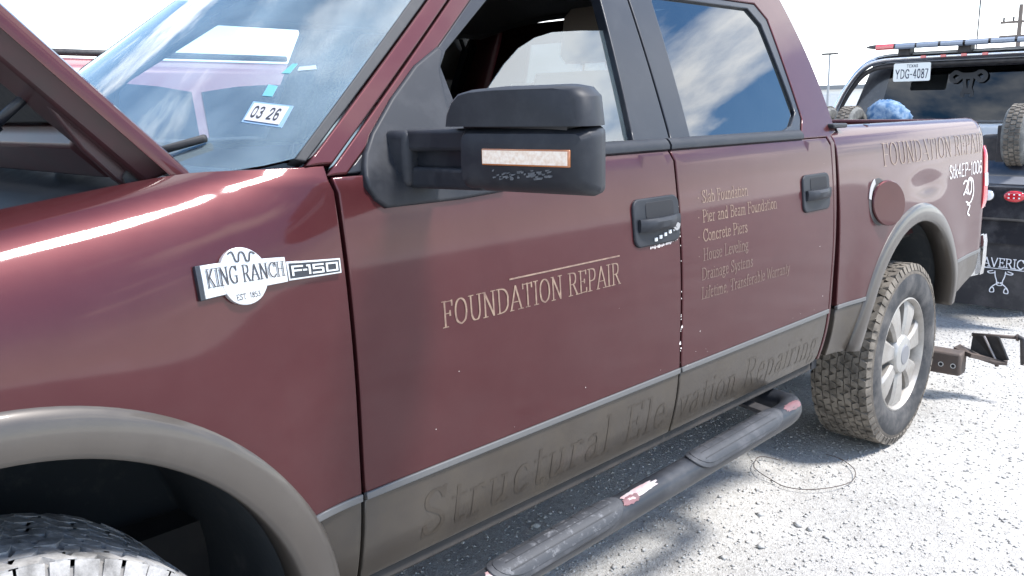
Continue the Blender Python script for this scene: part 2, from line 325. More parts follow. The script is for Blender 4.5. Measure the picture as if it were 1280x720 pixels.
# ------------------------------------------------------------------ stroke lettering (a broad nib swept along each stroke)
G = {
'A':(.8,'.05,0 .4,1;.4,1 .75,0;.2,.33 .6,.33','.0,0 .2,0;.55,0 .85,0'),
'B':(.68,'.15,0 .15,1;~.15,1 .5,.95 .55,.75 .45,.55 .15,.52;~.15,.52 .55,.48 .62,.27 .5,.04 .15,0','.03,0 .2,0;.03,1 .2,1'),
'C':(.75,'~.7,.8 .55,.97 .35,.98 .12,.75 .08,.5 .12,.25 .35,.02 .55,.03 .72,.2','.7,.7 .7,1'),
'D':(.8,'.15,0 .15,1;~.15,1 .5,.95 .7,.75 .73,.5 .7,.25 .5,.05 .15,0','.03,0 .2,0;.03,1 .2,1'),
'E':(.65,'.15,0 .15,1;.15,.98 .58,.98;.15,.52 .45,.52;.15,.02 .6,.02','.03,0 .2,0;.03,1 .2,1;.58,1 .58,.82;.6,0 .6,.2;.45,.6 .45,.43'),
'F':(.62,'.15,0 .15,1;.15,.98 .58,.98;.15,.52 .45,.52','.03,0 .28,0;.03,1 .2,1;.58,1 .58,.8;.45,.61 .45,.42'),
'G':(.8,'~.7,.8 .55,.97 .35,.98 .12,.75 .08,.5 .12,.25 .35,.02 .55,.04 .68,.15;.68,.05 .68,.42;.5,.42 .72,.42','.7,.72 .7,1'),
'H':(.82,'.15,0 .15,1;.67,0 .67,1;.15,.52 .67,.52','.03,0 .27,0;.03,1 .27,1;.55,0 .79,0;.55,1 .79,1'),
'I':(.32,'.16,0 .16,1','.03,0 .29,0;.03,1 .29,1'),
'K':(.78,'.15,0 .15,1;.17,.42 .62,1;.3,.55 .68,0','.03,0 .27,0;.03,1 .27,1;.52,1 .72,1;.55,0 .78,0'),
'L':(.62,'.15,0 .15,1;.15,.02 .58,.02','.03,0 .2,0;.03,1 .27,1;.58,0 .58,.2'),
'M':(.95,'.13,0 .13,1;.13,1 .47,.1;.47,.1 .8,1;.8,0 .8,1','.02,0 .25,0;.02,1 .15,1;.68,0 .92,0;.8,1 .92,1'),
'N':(.82,'.13,0 .13,1;.13,1 .67,0;.67,0 .67,1','.02,0 .25,0;.02,1 .15,1;.56,1 .79,1'),
'O':(.82,'~.4,0 .15,.15 .07,.5 .15,.85 .4,1 .65,.85 .73,.5 .65,.15 .4,0',''),
'P':(.65,'.15,0 .15,1;~.15,1 .5,.96 .6,.75 .5,.5 .15,.45','.03,0 .28,0;.03,1 .2,1'),
'R':(.75,'.15,0 .15,1;~.15,1 .5,.96 .58,.75 .48,.52 .15,.48;.38,.48 .66,.02','.03,0 .27,0;.03,1 .2,1;.6,0 .76,0'),
'S':(.62,'~.5,.82 .4,.97 .25,.98 .1,.85 .12,.65 .3,.52 .48,.38 .52,.18 .38,.03 .2,.02 .08,.18','.5,.78 .52,1;.07,0 .08,.24'),
'T':(.7,'.34,0 .34,1;.03,.98 .65,.98','.22,0 .46,0;.03,1 .03,.8;.65,1 .65,.8'),
'U':(.8,'~.14,1 .14,.5 .15,.25 .25,.05 .4,.01 .55,.05 .65,.25 .66,.5 .66,1','.02,1 .27,1;.55,1 .78,1'),
'V':(.78,'.05,1 .38,0;.38,0 .7,1',''),
'W':(1.0,'.05,1 .27,0;.27,0 .5,.9;.5,.9 .72,0;.72,0 .95,1','.0,1 .14,1;.86,1 1.,1'),
'X':(.75,'.06,1 .68,0;.68,1 .06,0',''), 'Y':(.75,'.05,1 .36,.48;.68,1 .36,.48;.36,.48 .36,0',''),
'a':(.52,'~.4,.42 .38,.6 .25,.66 .1,.58;.4,.45 .4,.02;~.4,.38 .2,.35 .08,.2 .13,.04 .25,.01 .4,.12','.4,.0 .5,.0'),
'b':(.56,'.12,0 .12,1;~.12,.5 .25,.66 .42,.58 .48,.33 .42,.08 .27,.0 .12,.12','.03,1 .12,1'),
'c':(.48,'~.42,.52 .32,.65 .2,.65 .08,.5 .07,.3 .12,.08 .26,.01 .42,.12',''),
'd':(.57,'.44,0 .44,1;~.44,.5 .3,.66 .13,.58 .07,.33 .13,.08 .28,.0 .44,.12','.35,1 .44,1;.44,0 .54,0'),
'e':(.5,'.1,.38 .42,.38;~.42,.38 .4,.58 .26,.66 .12,.56 .07,.33 .13,.08 .28,.01 .43,.13',''),
'f':(.36,'~.38,.9 .3,1 .2,.97 .16,.8 .16,.5;.16,.6 .16,0;.04,.63 .32,.63','.05,0 .28,0'),
'g':(.52,'~.25,.25 .1,.33 .08,.5 .18,.65 .32,.65 .4,.5 .38,.33 .25,.25;.4,.62 .5,.66;~.2,.25 .12,.15 .2,.05 .4,.03 .45,-.12 .25,-.28 .07,-.18 .12,-.03',''),
'i':(.27,'.14,0 .14,.64;.14,.86 .14,.9','.05,0 .24,0;.05,.64 .14,.64'),
'k':(.52,'.12,0 .12,1;.13,.25 .42,.64;.22,.38 .46,0',''),
'l':(.27,'.14,0 .14,1','.05,0 .24,0;.05,1 .14,1'),
'm':(.85,'.12,0 .12,.64;~.12,.5 .25,.65 .38,.6 .42,.45;.42,.45 .42,0;~.42,.5 .55,.65 .68,.6 .72,.45;.72,.45 .72,0','.03,0 .22,0;.33,0 .52,0;.63,0 .82,0;.03,.64 .12,.64'),
'n':(.57,'.12,0 .12,.64;~.12,.5 .27,.65 .4,.6 .45,.45;.45,.45 .45,0','.03,0 .22,0;.36,0 .55,0;.03,.64 .12,.64'),
'o':(.54,'~.27,0 .1,.12 .06,.33 .1,.55 .27,.66 .43,.55 .48,.33 .43,.12 .27,0',''),
'p':(.57,'.12,-.3 .12,.64;~.12,.5 .25,.66 .42,.58 .48,.33 .42,.08 .27,.0 .12,.12','.03,-.3 .24,-.3;.03,.64 .12,.64'),
'r':(.42,'.12,0 .12,.64;~.12,.45 .2,.6 .3,.66 .38,.58','.03,0 .24,0;.03,.64 .12,.64'),
's':(.42,'~.35,.52 .28,.64 .17,.65 .08,.55 .12,.42 .28,.28 .36,.17 .3,.03 .17,.0 .06,.13',''),
't':(.35,'.15,.85 .15,.15;~.15,.2 .17,.05 .25,.01 .33,.08;.03,.63 .32,.63',''),
'u':(.57,'~.12,.64 .12,.25 .15,.06 .27,.01 .42,.15;.43,.64 .43,0','.03,.64 .12,.64;.35,.64 .43,.64;.43,0 .53,0'),
'v':(.5,'.05,.64 .25,0;.25,0 .45,.64','.0,.64 .14,.64;.36,.64 .5,.64'),
'y':(.5,'.05,.64 .26,.02;~.45,.64 .26,.02 .18,-.2 .07,-.28','.0,.64 .14,.64;.36,.64 .5,.64'),
'0':(.6,'~.3,0 .13,.12 .08,.3 .08,.7 .13,.88 .3,1 .47,.88 .52,.7 .52,.3 .47,.12 .3,0',''),
'1':(.4,'.22,0 .22,1;.22,1 .08,.8',''), '2':(.58,'~.08,.75 .14,.94 .3,1 .46,.92 .5,.75 .42,.5 .08,.02;.08,.02 .52,.02',''),
'3':(.58,'~.08,.85 .2,.98 .38,.97 .48,.8 .42,.6 .25,.53 .44,.46 .52,.25 .4,.04 .2,.01 .07,.14',''),
'4':(.6,'.4,0 .4,1;.4,1 .06,.3;.06,.3 .55,.3',''), '5':(.58,'.48,.98 .13,.98;.13,.98 .1,.55;~.1,.55 .3,.63 .48,.5 .52,.28 .42,.06 .22,.0 .07,.12',''),
'6':(.58,'~.46,.88 .34,.99 .2,.92 .1,.65 .09,.3 .18,.05 .34,.01 .48,.15 .49,.38 .38,.55 .2,.5 .1,.35',''),
'7':(.55,'.06,.98 .5,.98;.5,.98 .2,0',''), '8':(.58,'~.3,.54 .12,.68 .13,.9 .3,1 .46,.9 .47,.68 .3,.54 .1,.38 .1,.1 .3,0 .49,.1 .5,.38 .3,.54',''),
'.':(.25,'.1,.02 .12,.05',''), ',':(.25,'.12,.05 .08,-.12',''), '-':(.45,'.08,.42 .36,.42',''), '*':(.35,'.12,.42 .17,.42;.12,.46 .17,.46',''),
'&':(.75,'~.68,.3 .5,.03 .25,.0 .1,.2 .2,.45 .42,.65 .42,.9 .3,1 .18,.88 .2,.7 .68,.02',''), '#':(.6,'.2,0 .28,1;.38,0 .46,1;.08,.35 .55,.35;.1,.66 .57,.66',''), ' ':(.32,'',''),
}
def hull(P):
    P = sorted(set((round(a, 7), round(b, 7)) for a, b in P)); 
    def half(Q):
        h = []
        for q in Q:
            while len(h) > 1 and (h[-1][0]-h[-2][0])*(q[1]-h[-2][1])-(h[-1][1]-h[-2][1])*(q[0]-h[-2][0]) <= 0: h.pop()
            h.append(q)
        return h[:-1]
    return half(P)+half(P[::-1])
def text_width(t, track=.08): return sum(G[c][0]+track for c in t)-track
def strokes_mesh(polys, place, name, material, parent=None, step=1.2e-5):
    mb = MB()
    for k, q in enumerate(polys):
        n = len(q); mb.add([place(a, b, (k % 40)*step) for a, b in q], [tuple(range(n))])
    return mb.obj(name, material, parent, recalc=False)
def nib_polys(strokes, hx, hy, ox=0., sx=1., sy=1., oy=0.):
    out_ = []
    for P in strokes:
        P = [tuple(np.array(a)+(np.array(b)-np.array(a))*j/max(1, math.ceil(math.dist(a, b)/.2))) for a, b in zip(P[:-1], P[1:]) for j in range(max(1, math.ceil(math.dist(a, b)/.2)))]+[P[-1]]
        for a, b in zip(P[:-1], P[1:]):
            c = [(ox+sx*(q[0]+i*hx), oy+sy*(q[1]+j*hy)) for q in (a, b) for i in (-1, 1) for j in (-1, 1)]
            h = hull(c)
            if len(h) > 2: out_.append(h)
    return out_
def parse(s):
    r_ = []
    for st in s.split(';'):
        if not st: continue
        sm = st[0] == '~'; P = [tuple(map(float, q.split(','))) for q in st.lstrip('~').split()]
        if sm: P = catmull(P, 4, False)
        r_.append(P)
    return r_
def lettering(name, t, place, width, height, material, parent=None, hx=.055, hy=.02, serif=True, track=.08, shear=0., drop=0.):
    """place(u, v, lift) -> point, u in 0..width, v in 0..height"""
    tot = text_width(t, track); sx = width/tot; x = 0.; polys = []; last = None
    for c in t+' ':
        w_, st, se = G[c]
        if c == ' ' and polys: last = strokes_mesh(polys, place, name, material, parent); polys = []
        P = parse(st)+(parse(se) if serif else [])
        if drop: P = [q for q in P if random.random() > drop]
        for q in nib_polys(P, hx, hy): polys.append([((x+a+shear*b)*sx, b*height) for a, b in q])
        x += w_+track
    return last
def on_side(x0, z0, lift=.0007, slope=0.): return lambda u, v, k: (x0+u, S(x0+u, z0+v+u*slope)-lift-k, z0+v+u*slope)

# ------------------------------------------------------------------ ground
def smooth1(a, lo, hi): t = min(max((a-lo)/(hi-lo), 0), 1); return t*t*(3-2*t)
def ground_h(x, y):
    return (.006*np.sin(x*2.1+1.3*np.sin(y*1.7))*np.sin(y*2.7+.6) + .003*np.sin(x*7.3+y*3.1)*np.sin(y*6.1-x*2.3) + .0015*np.sin(17*x+5*y)*np.sin(13*y-7*x) - .004)
gxs = np.concatenate([[-900, -300, -120, -50, -20, -10, -6], np.arange(-4.4, 4.4, .035), [5, 6.5, 9, 14, 25, 50, 120, 300, 900]])
gys = np.concatenate([[-900, -300, -120, -50, -20, -9, -5, -3], np.arange(-2.2, 1.4, .035), [1.8, 2.6, 4, 7, 14, 30, 70, 200, 900]])
GX, GY = np.meshgrid(gxs, gys, indexing='ij'); near = np.clip(1-np.maximum(np.abs(GX)/4.4, np.abs(GY+.4)/1.8), 0, 1)
GZ = ground_h(GX, GY)*np.clip(near*12, 0, 1)
ni, nj = GX.shape; idx = np.arange(ni*nj).reshape(ni, nj)
gf = np.stack([idx[:-1, :-1], idx[1:, :-1], idx[1:, 1:], idx[:-1, 1:]], -1).reshape(-1, 4)
gm = bpy.data.meshes.new('ground'); gm.from_pydata(np.stack([GX, GY, GZ], -1).reshape(-1, 3).tolist(), [], gf.tolist()); gm.shade_smooth()
def gravel_mat():
    mm = bpy.data.materials.new('limestone_gravel'); mm.use_nodes = True; n = mm.node_tree.nodes; l = mm.node_tree.links; b = n['Principled BSDF']; b.inputs['Roughness'].default_value = .95; b.inputs['Specular IOR Level'].default_value = .2
    t = n.new('ShaderNodeTexCoord')
    def noise(sc, d=6, r_=.65):
        q = n.new('ShaderNodeTexNoise'); q.inputs['Scale'].default_value = sc; q.inputs['Detail'].default_value = d; q.inputs['Roughness'].default_value = r_; l.new(t.outputs['Object'], q.inputs['Vector']); return q.outputs['Fac']
    def ramp_(f, a, b_, ca, cb):
        q = n.new('ShaderNodeValToRGB'); q.color_ramp.elements[0].position = a; q.color_ramp.elements[1].position = b_; q.color_ramp.elements[0].color = (*ca, 1); q.color_ramp.elements[1].color = (*cb, 1); l.new(f, q.inputs[0]); return q.outputs[0]
    def mul(a, c, f=1.):
        q = n.new('ShaderNodeMix'); q.data_type = 'RGBA'; q.blend_type = 'MULTIPLY'; q.inputs[0].default_value = f; l.new(a, q.inputs[6]); l.new(c, q.inputs[7]); return q.outputs[2]
    vo = n.new('ShaderNodeTexVoronoi'); vo.inputs['Scale'].default_value = 75; l.new(t.outputs['Object'], vo.inputs['Vector'])
    vo2 = n.new('ShaderNodeTexVoronoi'); vo2.inputs['Scale'].default_value = 170; l.new(t.outputs['Object'], vo2.inputs['Vector'])
    c = ramp_(noise(1.1, 8, .7), .34, .66, (.40, .39, .37), (.62, .61, .585))
    c = mul(c, ramp_(noise(45, 8, .75), .30, .6, (.74, .73, .72), (1, 1, 1)))
    c = mul(c, ramp_(vo.outputs['Color'], .0, 1., (.72, .71, .69), (1, 1, 1)), .8)
    c = mul(c, ramp_(noise(230, 3), .34, .45, (.40, .38, .37), (1, 1, 1)), .8)
    l.new(c, b.inputs['Base Color'])
    ad = n.new('ShaderNodeMath'); ad.operation = 'ADD'; l.new(vo.outputs['Distance'], ad.inputs[0]); l.new(vo2.outputs['Distance'], ad.inputs[1])
    ad2 = n.new('ShaderNodeMath'); ad2.operation = 'ADD'; l.new(ad.outputs[0], ad2.inputs[0]); l.new(noise(60, 8, .7), ad2.inputs[1])
    bp = n.new('ShaderNodeBump'); bp.inputs['Strength'].default_value = .6; bp.inputs['Distance'].default_value = .004; l.new(ad2.outputs[0], bp.inputs['Height']); l.new(bp.outputs[0], b.inputs['Normal'])
    return mm
gm.materials.append(gravel_mat()); ground = bpy.data.objects.new('ground', gm); COL.objects.link(ground); ground['kind'] = 'structure'
ground['label'] = 'pale crushed limestone ground of the open yard'; ground['category'] = 'ground'
# loose stones: nobody could count them
def stones(nst, lo, hi, smin, smax, seed, name, material):
    rg = np.random.default_rng(seed); base = np.array([(1,0,0),(-1,0,0),(0,1,0),(0,-1,0),(0,0,1),(0,0,-.6)], float)
    tri = np.array([(0,2,4),(2,1,4),(1,3,4),(3,0,4),(2,0,5),(1,2,5),(3,1,5),(0,3,5)])
    P = np.stack([rg.uniform(lo[0], hi[0], nst), rg.uniform(lo[1], hi[1], nst)], -1)
    s = smin*(smax/smin)**(rg.random(nst)**2.6)
    V = base[None]*rg.uniform(.65, 1.35, (nst, 6, 1))*s[:, None, None]*np.array([1, 1, .65])
    V += rg.normal(0, .18, (nst, 6, 3))*s[:, None, None]
    a = rg.uniform(0, 6.28, nst); ca, sa = np.cos(a)[:, None], np.sin(a)[:, None]
    X = V[..., 0]*ca-V[..., 1]*sa+P[:, 0:1]; Y = V[..., 0]*sa+V[..., 1]*ca+P[:, 1:2]; Z = V[..., 2]+ground_h(P[:, 0], P[:, 1])[:, None]+s[:, None]*.2
    vv = np.stack([X, Y, Z], -1).reshape(-1, 3); ff = (tri[None]+6*np.arange(nst)[:, None, None]).reshape(-1, 3)
    me = bpy.data.meshes.new(name); me.vertices.add(len(vv)); me.vertices.foreach_set('co', vv.ravel()); me.loops.add(ff.size); me.loops.foreach_set('vertex_index', ff.ravel().astype(np.int32))
    me.polygons.add(len(ff)); me.polygons.foreach_set('loop_start', np.arange(0, ff.size, 3, dtype=np.int32)); me.update(calc_edges=True); me.materials.append(material)
    o = bpy.data.objects.new(name, me); COL.objects.link(o); o['kind'] = 'stuff'; return o
STONE = mat('stone', (.46, .45, .43), .9, noise=(35, (.27, .26, .25), .9), bump=(200, .4, .002))
st = stones(70000, (-2.9, -1.6), (3.9, 1.3), .0016, .0085, 11, 'gravel_stones', STONE); tag(st, 'loose pale crushed stone strewn over the yard ground', 'gravel', kind='stuff')

cl = stones(140, (-2.7, -.5), (-.6, 1.0), .006, .019, 5, 'gravel_clods', STONE); tag(cl, 'scattered larger stones and clods on the ground under the running board', 'stones', kind='stuff')
# ================================================================== the maroon pickup
truck = thing('pickup_truck', 'maroon and tan four-door pickup with its hood raised and faded repair lettering on the doors', 'pickup truck', (-1.6, .96, 0))
FX, FZ, FR, FI = -3.5, .48, .588, .515      # front arch
RX, RZ = 0.0, .458
def flare_bulge(x, z, cx, cz): r_ = math.hypot(x-cx, z-cz); return -.017*math.exp(-((r_-.56)/.17)**2)
def roll(y0, z0, sl, y3, z3, t, k1=.45, k2=.5):
    h = z3-z0; P0 = np.array((y0, z0)); P3 = np.array((y3, z3)); P1 = P0+np.array((sl, 1.))*h*k1; P2 = P3-np.array((1., .06))*(y3-y0)*k2
    q = (1-t)**3*P0+3*t*(1-t)**2*P1+3*t*t*(1-t)*P2+t**3*P3; return q
def fender_map(x, s, off=0.):
    b_ = flare_bulge(x, min(s, 1.25), FX, FZ)*smooth1(-2.87-x, 0, .16)
    if s <= 1.16: return (x, S(x, s)+b_+off, s)
    zt = 1.366+.13*min(0, x+3.08)-.10*max(0, -3.75-x)**1.5
    t = min((s-1.16)/.25, 1.); y, z = roll(S(x, 1.16), 1.16, .099, .14, zt, t, .62, .60); w_ = smooth1(-2.862-x, -.05, .42); z2 = 1.16+.204*t
    return (x, w_*(y+b_*(1-t))+(1-w_)*S(x, z2)+off, w_*z+(1-w_)*z2)
def bed_map(x, s, off=0.):
    b_ = flare_bulge(x, min(s, 1.3), RX, RZ)*smooth1(x+.74, 0, .2)+.022*max(0, (x-.87)/.115)**2
    b_ += .010*math.exp(-((x-.10)/.16)**2-((s-1.115)/.045)**2)             # pushed-in dent over the arch
    if s <= 1.28: return (x, S(x, s)+b_+off, s)
    y, z = roll(S(x, 1.28), 1.28, .145, .115, 1.379, min((s-1.28)/.14, 1.), .55, .62); return (x, y+b_+off, z)

# --- front fender, tan lower part, flares
fender = panel('front_fender', [(-2.857, .742), (-2.857, 1.41), (-4.30, 1.41), (-4.32, .80), (-4.10, .742)]+arc(FX, FZ, FR-.006, 153.4, 26.6, 40), fender_map, MAROON, truck, .03)
def low_piece(pts, off=.003, name='lower_panel', parent=truck, f=None, **kw): return panel(name, pts, f or side_map(off), TAN, parent, .04, **kw)
low_piece([(-2.857, .548), (-2.857, .727)]+arc(FX, FZ, FR-.006, 25, 7, 8), parent=fender)
def flare(cx, cz, a0, a1, name='wheel_arch_flare'):
    prof = [(.596, .006), (.594, -.010), (.586, -.021), (.572, -.027), (.548, -.030), (.526, -.031), (.517, -.027), (.514, -.018), (.5155, .0), (.519, .055)]
    mb = MB(); rings = []
    for k in range(65):
        a = R(a0+(a1-a0)*k/64); rings.append([(cx+r_*math.cos(a), y+S(cx, cz+r_*math.sin(a))*.6+.055*smooth1(cx+r_*math.cos(a), .45, .62)*0, cz+r_*math.sin(a)) for r_, y in prof])
    n = len(prof); v = [q for g in rings for q in g]; f = [(i*n+j, i*n+j+1, (i+1)*n+j+1, (i+1)*n+j) for i in range(64) for j in range(n-1)]
    o = mk(name, v, f, FLARE, truck, smooth=True); so = o.modifiers.new('s', 'SOLIDIFY'); so.thickness = .003; so.offset = -1; return o
flare(FX, FZ, 5, 178); flare(RX, RZ, 8, 172)
def liner(cx, cz, name='wheel_well', a0=10):
    MB().lathe([(.525, .03), (.535, .10), (.53, .50), (.53, .56), (.10, .57)], (cx, 0, cz), 40, 'y', a0=R(a0), a1=R(170)).obj(name, LINER, truck, smooth=True)
liner(FX, FZ, a0=-32); liner(RX, RZ)

# --- doors, cab corner, bed side
fdoor = panel('front_door', [(-2.849, .742), (-1.759, .742), (-1.759, 1.343), (-2.849, 1.343)], side_map(), MAROON, truck, .03)
rdoor = panel('rear_door', [(-1.751, .742), (-.803, .742), (-.800, .80), (-.790, 1.0), (-.782, 1.343), (-1.751, 1.343)], side_map(), MAROON, truck, .03)
low_piece([(-2.849, .546), (-1.759, .546), (-1.759, .727), (-2.849, .727)], parent=fdoor)
low_piece([(-1.751, .546), (-.86, .546), (-.83, .552), (-.815, .57), (-.803, .727), (-1.751, .727)], parent=rdoor)
panel('cab_corner', [(-.808, .552), (-.79, .552), (-.778, .727), (-.770, .9), (-.758, 1.1), (-.742, 1.36), (-.775, 1.36), (-.783, 1.0), (-.796, .727)], side_map(.002), MAROON, truck, .04)
bed = panel('bed_side', [(-.735, .742), (-.735, 1.42), (.985, 1.42), (.975, .742)]+arc(RX, RZ, FR-.006, 29, 151, 40), bed_map, MAROON, truck, .03)
low_piece([(-.735, .55), (-.735, .727)]+arc(RX, RZ, FR-.006, 152.6, 172, 8), parent=bed, f=lambda x, s: bed_map(x, s, .003))
low_piece(arc(RX, RZ, FR-.006, 27.4, 10, 8)+[(.70, .565), (.955, .635), (.965, .727)], parent=bed, f=lambda x, s: bed_map(x, s, .003))
def strip(x0, x1, parent, f):
    panel('accent_strip', [(x0, .7285), (x1, .7285), (x1, .7435), (x0, .7435)], f, SILVER, parent, .05, edge=.0025, depth=.012)
xa = FX+math.sqrt(FR**2-(.735-FZ)**2); xr = math.sqrt(FR**2-(.735-RZ)**2)
strip(xa, -2.8575, fender, lambda x, s: fender_map(x, s, -.004)); strip(-2.848, -1.7595, fdoor, side_map(-.004)); strip(-1.7505, -.8035, rdoor, side_map(-.004))
strip(-.7345, -xr, bed, lambda x, s: bed_map(x, s, -.004)); strip(xr, .968, bed, lambda x, s: bed_map(x, s, -.004))
panel('door_jamb', [(-2.95, .50), (-.76, .50), (-.74, 1.36), (-2.95, 1.36)], side_map(.05), DARK, truck, .08, depth=.01)
MB().box((-.775, .065, .50), (-.735, 1.85, 1.36)).obj('cab_gap_filler', DARK, truck)
MB().hexa([(-2.93, .045, .512), (-2.93, .17, .50), (-2.93, .17, .548), (-2.93, .05, .545)], [(-.82, .045, .512), (-.82, .17, .50), (-.82, .17, .548), (-.82, .05, .545)]).obj('rocker_panel', UNDER, truck, bevel=.006)

# --- glasshouse
L_rub = xline((367, 204), (516, 0)); L_rubo = xline((384, 205), (535, 0)); L_seam = xline((418, 204), (561, 0)); L_trim = xline((470, 168), (588, 0))
L_open = xline((552, 72), (610, 0)); L_bg = xline((795, 183), (752, 0)); L_bs = xline((842, 184), (787, 0)); L_rg = xline((865, 172), (816, 0))
L_cg = xline((993, 135), (940, 0)); L_ct = xline((1003, 150), (950, 0)); _c = [on_s(*q) for q in ((1040, 150), (1030, 120), (1010, 70), (985, 20), (976, 0))]; _pf = np.polyfit([q[1] for q in _c], [q[0] for q in _c], 2); L_cr = lambda z: float(np.polyval(_pf, z))
ZT, ZR = 1.775, 1.835
zs = lambda a, b, n: [a+(b-a)*k/n for k in range(n+1)]
LN = lambda L_, a, b, dx=0., n=6: [(L_(z)+dx, z) for z in zs(a, b, n)]
def greenhouse(mir):
    kw = dict(mirror=mir); g = .06 if mir else .04
    D = dict(fd=fdoor, rd=rdoor) if not mir else far
    panel('a_pillar', LN(L_rubo, 1.366, ZR)+LN(L_seam, ZR, 1.366, -.003), side_map(.0), MAROON, truck, g, **kw)
    panel('windshield_seal', LN(L_rub, 1.378, ZR)+LN(L_rubo, ZR, 1.372, -.0015), side_map(.006), RUB, truck, g, edge=.003, depth=.03, **kw)
    panel('window_frame', LN(L_seam, 1.346, ZR, .003)+[(L_bs(ZR)-.003, ZR), (L_bs(ZT+.02)-.003, ZT+.02)]+LN(L_trim, ZT+.02, 1.346), side_map(.0), MAROON, D['fd'], g, **kw)
    op = [(-2.475, 1.374), (L_bg(1.374), 1.374)]+LN(L_bg, 1.40, ZT-.02)+[(L_bg(ZT)-.02, ZT), (L_open(ZT), ZT)]+LN(L_open, ZT-.02, 1.585)+[(-2.487, 1.55)]
    panel('window_trim', LN(L_trim, 1.347, ZT+.019, .001)+LN(L_bs, ZT+.019, 1.347, -.003), side_map(.004), GLOSSB, D['fd'], g, holes=[op], edge=.004, depth=.03, **kw)
    op2 = [(L_rg(1.374), 1.374), (-1.06, 1.376), (-1.0, 1.39), (L_cg(1.43), 1.43)]+LN(L_cg, 1.46, ZT-.05)+[(L_cg(ZT)-.05, ZT), (L_rg(ZT)+.01, ZT)]+LN(L_rg, ZT-.02, 1.39)
    oc = [(-1.751, 1.347), (-1.0, 1.347), (-.955, 1.362), (L_ct(1.41)+.0, 1.41)]+LN(L_ct, 1.45, ZT-.03)+[(L_ct(ZT+.02)-.05, ZT+.02), (L_bs(ZT+.02)+.004, ZT+.02)]+LN(L_bs, ZT, 1.36, .004)
    panel('window_trim', oc, side_map(.004), GLOSSB, D['rd'], g, holes=[op2], edge=.004, depth=.028, **kw)
    cp = [(-1.0, 1.3445), (-.745, 1.3445)]+LN(L_cr, 1.36, ZR)+[(L_bs(ZR)+.004, ZR), (L_bs(ZT+.02)+.004, ZT+.0215)]+[(L_ct(ZT+.02)-.05, ZT+.0215)]+LN(L_ct, ZT-.03, 1.45, .001)+[(L_ct(1.41)+.001, 1.41), (-.954, 1.361)]
    panel('c_pillar', cp, side_map(.0), MAROON, truck, g, **kw)
    gl = [(-2.46, 1.33), (L_bg(1.33)+.015, 1.33)]
    if mir: gl += LN(L_bg, 1.36, ZT+.01, .015)+LN(L_open, ZT+.01, 1.57, -.01)+[(-2.50, 1.56)]
    else: gl += [on_s(*q, .022) for q in ((800, 150), (775, 38.5), (765, 38), (725, 38), (690, 40), (668, 47), (648, 60), (630, 80), (613, 105), (600, 125))]
    if mir: panel('window', gl, side_map(.022), GLASS_C, D['fd'], .06, edge=.001, depth=.004, **kw)
    else: panel('window', gl, side_map(.022), GLASS_F, D['fd'], .03, edge=.001, depth=.004)
    panel('window', [(L_rg(1.34)-.01, 1.34), (-.97, 1.34), (-.955, 1.43)]+LN(L_cg, 1.46, ZT+.015, .012)+[(L_rg(ZT+.015)-.01, ZT+.015)], side_map(.014), GLASS_R, D['rd'], .03, edge=.001, depth=.004, **kw)
far = {}
far['fd'] = panel('front_door', [(-2.849, .546), (-1.759, .546), (-1.759, 1.343), (-2.849, 1.343)], side_map(), MAROON, truck, .12, mirror=True)
far['rd'] = panel('rear_door', [(-1.751, .546), (-.803, .546), (-.782, 1.343), (-1.751, 1.343)], side_map(), MAROON, truck, .12, mirror=True)
panel('front_fender', [(-2.857, .56), (-2.857, 1.41), (-4.30, 1.41), (-4.32, .80), (-4.10, .70)]+arc(FX, FZ, .52, 160, 8, 20), fender_map, MAROON, truck, .09, mirror=True)
panel('bed_side', [(-.735, .56), (-.735, 1.42), (.985, 1.42), (.975, .62), (.6, .56)]+arc(RX, RZ, .52, 12, 168, 20), bed_map, MAROON, truck, .09, mirror=True)
greenhouse(False); greenhouse(True)
# belt mouldings
def belt(x0, x1, parent):
    rings = []
    for x in (x0, x1):
        y0 = S(x, 1.3465); rings.append([(x, y0+dy, z) for dy, z in ((.012, 1.340), (-.002, 1.341), (-.008, 1.346), (-.008, 1.356), (-.002, 1.366), (.006, 1.373), (.020, 1.374), (.024, 1.342))])
    MB().loft(rings).obj('belt_moulding', BLACK, parent, autos=40)
belt(-2.70, -1.760, fdoor); belt(-1.750, -.965, rdoor)
# roof
yl = S(-1.5, ZR); 
def roof_map(x, s): q = s/1.3; return (x, yl-.004+(CW-2*yl+.008)*q, ZR-.004+.06*(1-abs(2*q-1)**3))
roof = panel('roof', [(L_rubo(ZR)+.005, 0), (L_cr(ZR), 0), (L_cr(ZR), 1.3), (L_rubo(ZR)+.005, 1.3), (L_rubo(ZR)-.03, .9), (L_rubo(ZR)-.04, .65), (L_rubo(ZR)-.03, .4)], roof_map, MAROON, truck, .08)
panel('headliner', [(-2.2, .02), (-.9, .02), (-.9, 1.28), (-2.2, 1.28)], lambda x, s: tuple(np.array(roof_map(x, s))-np.array((0, 0, .05))), GREYT, roof, .2)
